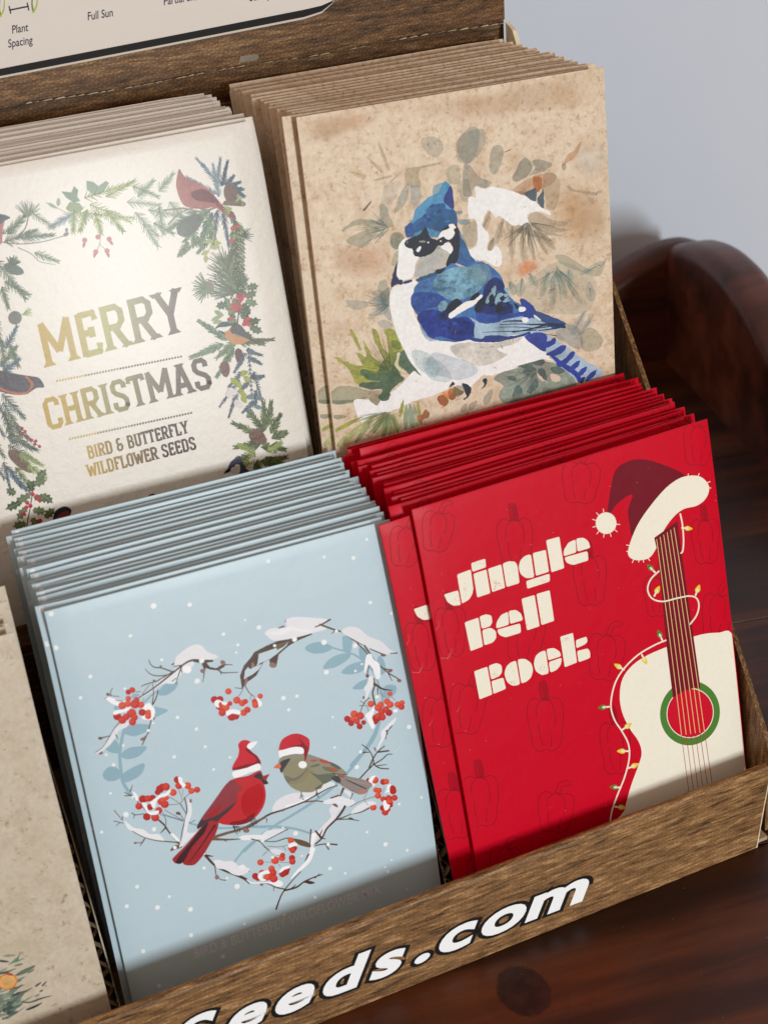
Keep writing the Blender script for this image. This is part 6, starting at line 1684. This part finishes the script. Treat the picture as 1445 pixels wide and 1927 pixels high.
# side wall
sw = [(100.3, 4.2, .5), (100.3, 5.0, 20.5), (100.3, 4.9, 27.0), (100.3, 6.8, 30.3), (100.3, 22.7, 52.7), (100.3, 69.4, 111.5), (100.3, 86.5, 133.5), (100.3, 118, 169), (100.3, 140.1, 190.0), (100.3, 144, 193), (100.3, 144, .5)]
board_poly('side_wall', sw, (1.4, 0, 0), M_wood_side, box, edge=M_wood_edge)
# side_wall tip at the header fold
board_poly('side_wall_tab', [(99.4, 134, 186), (99.6, 139, 193.5), (99.8, 143.4, 195.0), (99.8, 143.4, 184)], (1.3, 0, 0), M_torn, box)
# dividers with torn corrugated front edges
def divider(x, ys, zs):
    d = empty('divider', (0, 0, 0)); d.parent = box
    pts = [(x, 17.5, 2.6), (x, 20, 6), (x, 24.5, 17), (x, 28.2, 24), (x, 33, 33), (x, 42, 45), (x, 58, 60), (x, 71.5, 70), (x, 71.5, 2.6)]
    pts = [(p[0], p[1] + ys, p[2] + zs) if p[2] > 3 else (p[0], p[1] + ys, p[2]) for p in pts]
    for s in (-1, 1):
        q = [(p[0] + s * 1.15, p[1], p[2]) for p in pts]
        board_poly('liner', q, (s * .35, 0, 0), M_dark, d, edge=M_torn)
    # corrugated core seen on the front edge
    r = random.Random(int(x) + 50)
    V = []; F = []
    P = [np.array(p) for p in pts[:7]]
    L = []
    for a, b in zip(P[:-1], P[1:]):
        k = max(2, int(np.linalg.norm(b - a) / .7))
        L += [a + (b - a) * t / k for t in range(k)]
    for i, p in enumerate(L):
        w = 1.0 * math.sin(i * .9) + r.uniform(-.15, .15)
        for s in (0, 1.8):
            V.append(((p[0] + w) * MM, (p[1] + s - .1 - r.uniform(0, .5)) * MM, p[2] * MM))
        if i: F.append((2 * i - 2, 2 * i - 1, 2 * i + 1, 2 * i))
    mesh_obj('corrugated_core', V, F, M_raw, d)
    V = []; F = []
    for i, p in enumerate(L[:26]):
        for s in (-1, 1):
            b_ = len(V); o = r.uniform(.1, .8)
            V += [((p[0] + s * 1.1) * MM, p[1] * MM, p[2] * MM), ((p[0] + s * 1.6) * MM, p[1] * MM, p[2] * MM), ((p[0] + s * (1.3 + r.uniform(-.5, .4))) * MM, (p[1] - o) * MM, (p[2] + r.uniform(0, .9)) * MM), ((p[0] + s * 1.2) * MM, (p[1] + .3) * MM, (p[2] + .9) * MM)]
            F.append((b_, b_ + 1, b_ + 2, b_ + 3))
    mesh_obj('torn_edge', V, F, M_torn, d)
divider(11.3, -1.5, 0)
divider(-79.3, 0, 0)

# header above the fold
hd = empty('header', (0, 0, 0)); hd.parent = box
HX = 99.5
FOLD = [(x, 143.6, 194.9 + .25 * math.sin(x * .11)) for x in range(-262, 100, 4)] + [(99.8, 143.6, 195.3)]
top = [(99.6, 146, 232), (99.6, 149.5, 300), (-262, 149.5, 300)]
hpts = [(x, y + .2, z + .55) for x, y, z in FOLD] + top
hp = board_poly('header_panel', [(p[0], 143.9 if p[2] < 240 else 143.9, p[2]) for p in hpts], (0, 1.3, 0), M_wood_back, hd, edge=M_torn)
# worn white perforation along the fold
V = []; F = []
r = random.Random(12)
x = -262.0
while x < 99:
    w = r.uniform(1.2, 3.4); h = r.uniform(.10, .32)
    if r.random() < .82:
        b_ = len(V); z = 195.05 + .25 * math.sin(x * .11)
        V += [(x * MM, 143.7 * MM, (z - h * .4) * MM), ((x + w) * MM, 143.7 * MM, (z - h * .2) * MM), ((x + w * .8) * MM, 143.5 * MM, (z + h) * MM), ((x + w * .3) * MM, 143.5 * MM, (z + h * .7) * MM)]
        F.append((b_, b_ + 1, b_ + 2, b_ + 3))
    x += w + r.uniform(0, .8)
mesh_obj('fold_perforation', V, F, M_torn, hd)
PB = np.array([0, 143.85, 0.]); NB = np.array([0, -1.0, 0])
tear = [(450, 118), (452, 106), (470, 103), (485, 102), (488, 108), (478, 114), (462, 116)]
tp = [hit(x, y, PB, NB) for x, y in tear]
mesh_obj('fold_tear', [tuple(p * MM) for p in [(q[0], 143.75, q[2]) for q in tp]] if False else [(q[0] * MM, 143.75 * MM, q[2] * MM) for q in tp], [tuple(range(len(tp) - 1, -1, -1))], plain('torn_grey_board', '8d8276', .8, 400, .2), hd)


def flat_art(name, A, P, Nn, parent, mats=None, offset=.02, dz=2e-3):
    """artwork on a flat board; returns one mesh"""
    me = bpy.data.meshes.new(name)
    V = []
    for p, z in zip(A.V, A.Z):
        h = hit(p[0], p[1], P, Nn) + Nn * (offset + z * dz)
        V.append(tuple(h * MM))
    F = []
    for t in A.T:
        a, b, c = [np.array(V[i]) for i in t]
        n = np.cross(b - a, c - a)
        if np.linalg.norm(n) < 1e-14: continue
        F.append(t if n @ Nn > 0 else t[::-1])
    me.from_pydata(V, [], F)
    me.materials.append(mats)
    set_attrs(me, A.C, list(zip(A.A, A.W, A.F)))
    me.update()
    o = bpy.data.objects.new(name, me); link(o); o.parent = parent
    return o


M_ink = print_mat('printed_ink', rough=.45, spec=.12, fibre=.02)
# header label: black ring, pale panel, words and icon
A = Art()
A.frame(0, 0, 2.007)
def rr_panel(off, col):
    # bottom edge from (0,285)->(1150,62), corner up to (1262,0)
    A.fill([(-400, 372 + off), (0, 284 + off), (600, 168 + off), (1150, 60 + off), (1215, 40 + off * .8), (1255, 10 + off * .3), (1272 + off, -40), (1262 + off, -600), (-400, -600)], col, smooth=False)
rr_panel(12, 'cfc4b8'); rr_panel(4, '1a1614'); rr_panel(-24, 'ded4cc')
PU = '1f1a3a'
e1 = (1, -.188)
def hword(t, x, y, size, off=.012, ws=.72):
    A.glyphs(t, (x, y), (size * .985, -size * .165), (size * -.02, -size * 1.0), PU, offset=off, wscale=ws)
hword('Full Sun', 331, 77, 44); hword('Plant', 46, 127, 44); hword('Spacing', 32, 180, 44); hword('Partial Shade', 618, 20, 44); hword('Scarify', 942, 5, 44)
A.stroke([(38, 38), (108, 24)], 6, PU); A.stroke([(36, 24), (42, 50)], 5, PU); A.stroke([(104, 12), (110, 38)], 5, PU)
for x, y, s in ((4, 30, 1), (128, 15, 1), (-14, 20, 1)):
    A.stroke([(x, y + 30), (x - 6, y), (x - 2, y - 40)], 8, '6d8a2c', 4); A.stroke([(x, y + 30), (x + 12, y + 4), (x + 14, y - 30)], 7, 'a9b43a', 4)
flat_art('header_label', A, np.array([0, 143.85, 0.]), NB, hd, M_ink)

# lettering on the lip (lip plane)
LP = np.array([0, 0, .2]); LN_ = np.array([0, nx, nz]); LN_ /= np.linalg.norm(LN_)
A = Art()
A.frame(0, 0, 1)
LIPW = [('S', 318), ('e', 421), ('e', 510), ('d', 599), ('s', 693), ('.', 776), ('c', 818), ('o', 898), ('m', 984)]
for pas in (0, 1):
    for ch, x in LIPW:
        y = 1904 - (x - 541) * .381
        ex = (150, -150 * .381); ey = (37, -95)
        A.glyphs(ch, (x, y), ex, ey, 'f4f4f6' if pas else '15100c', offset=.034 if pas else .088)
A.layer = 0
# all outlines below all fills
z = {}
flat_art('lip_lettering', A, LP, LN_, box, M_ink, offset=.05, dz=1e-3)


# ================================================================== packets
POSE = dict(
    B=(-33.65339, 16.97203, 4.44099, -0.00130, 0.19603, 0.01728),
    R=(58.01328, 11.20544, 8.08968, -0.00334, 0.21852, -0.02200),
    J=(52.05834, 71.77884, 86.95240, -0.00466, 0.10617, 0.01753),
    C=(-36.09407, 76.09775, 86.58132, -0.00195, 0.19677, 0.00056),
    K=(-122.36359, 10.99147, 6.50000, 0.00027, 0.18775, -0.00178),
    Bb=(-33.40680, 52.75364, 6.93864, -0.00789, 0.18186, 0.01240),
    Rb=(54.14253, 52.31407, 6.54590, -0.00066, 0.18624, 0.00057),
    Jb=(55.67087, 117.99679, 84.74436, 0.00437, 0.20412, 0.00227),
    Cb=(-36.16409, 112.32001, 86.00232, -0.00096, 0.18683, 0.00388))
# the jay packets stand in the same channel as the others: keep the measured top edge


def stack(kind, name, me_front, me, a, b, n, seed, jit, labels, group, cat='seed packet', over={}):
    r = random.Random(seed)
    a = np.array(POSE[a]); b = np.array(POSE[b])
    for i in range(n):
        t = i / (n - 1)
        p = a + (b - a) * t
        if 0 < i:
            p = p + np.array([r.gauss(0, jit[0]), 0, r.gauss(0, jit[1]), 0, 0, r.gauss(0, jit[2])])
            p[1] += r.uniform(-.15, .15)
        if i in over:
            p = p + np.array(over[i])
        o = place(name, me_front if i == 0 else me[r.randrange(len(me))], p)
        if i == 0: lab = labels[0]
        elif i == 1 and labels[1]: lab = labels[1]
        elif i == n - 1 and labels[3]: lab = labels[3]
        else: lab = labels[2]
        tag(o, lab, cat, group)


mb = packet_mesh('blue_packet', POSE['B'], art_blue(), PAPER_BLUE, M_blue)
stack('B', 'seed_packet', mb, variants(mb, 4, 98), 'B', 'Bb', 19, 3, (.5, .16, .0025),
      ['front light blue seed packet, two birds in santa hats in a heart of twigs', 'light blue seed packet directly behind the front one with the hatted birds',
       'light blue seed packet deep in the blue stack, only its snow dotted top showing', 'rearmost light blue seed packet, against the merry christmas packet'],
      'light blue seed packets in the front row', over={1: (-1.7, -.3, .1, 0, 0, .004)})
mr = packet_mesh('red_packet', POSE['R'], art_red(), PAPER_RED, M_red)
stack('R', 'seed_packet', mr, variants(mr, 6, 114, .6), 'R', 'Rb', 20, 6, (.8, .4, .006),
      ['front red seed packet reading Jingle Bell Rock with a guitar in a santa hat', 'red seed packet directly behind the front guitar one, shifted left with a glossy edge',
       'red seed packet deep in the red stack, only its top edge showing', 'rearmost red seed packet, against the blue jay packet'],
      'red guitar seed packets in the front row', over={1: (-6.2, .3, -1.0, 0.02, 0, -.012), 2: (-4.0, .3, .6, 0.0, 0, .01)})
mj = packet_mesh('jay_packet', POSE['J'], art_jay(), 'dfccb4', M_kraft, paper=1.0)
stack('J', 'seed_packet', mj, variants(mj, 4, 106), 'J', 'Jb', 19, 9, (.8, .25, .003),
      ['front speckled tan seed packet painted with a blue jay on a snowy bough', 'speckled tan seed packet directly behind the blue jay one, its left edge showing',
       'speckled tan seed packet deep in the tan stack, only its top edge showing', 'rearmost speckled tan seed packet, against the box header'],
      'blue jay seed packets in the back row', over={1: (-2.4, -.5, .0, 0, 0, .0)})
mc = packet_mesh('christmas_packet', POSE['C'], art_xmas(), 'e4dcd2', M_cream)
stack('C', 'seed_packet', mc, variants(mc, 4, 99), 'C', 'Cb', 16, 10, (.4, .2, .002),
      ['front cream seed packet reading Merry Christmas in gold inside an evergreen border', 'cream seed packet directly behind the Merry Christmas one, sticking out right',
       'cream seed packet deep in the cream stack, only its pinkish top edge showing', 'rearmost cream seed packet, against the box header'],
      'merry christmas seed packets in the back row', over={1: (2.6, -.4, .5, 0, 0, -.004)})
mk = packet_mesh('oatmeal_packet', POSE['K'], art_oat(), 'c6b8a4', M_oat, paper=1.0)
POSE['Kb'] = (-123.4, 50.5, 6.0, -.004, .182, .006)
stack('K', 'seed_packet', mk, variants(mk, 4, 107), 'K', 'Kb', 14, 12, (.9, .6, .005),
      ['front oatmeal seed packet with a brushed fir bough and an orange at its foot', None,
       'oatmeal seed packet behind the front one of the leftmost stack, only its top corner showing', None],
      'oatmeal seed packets at the left edge')
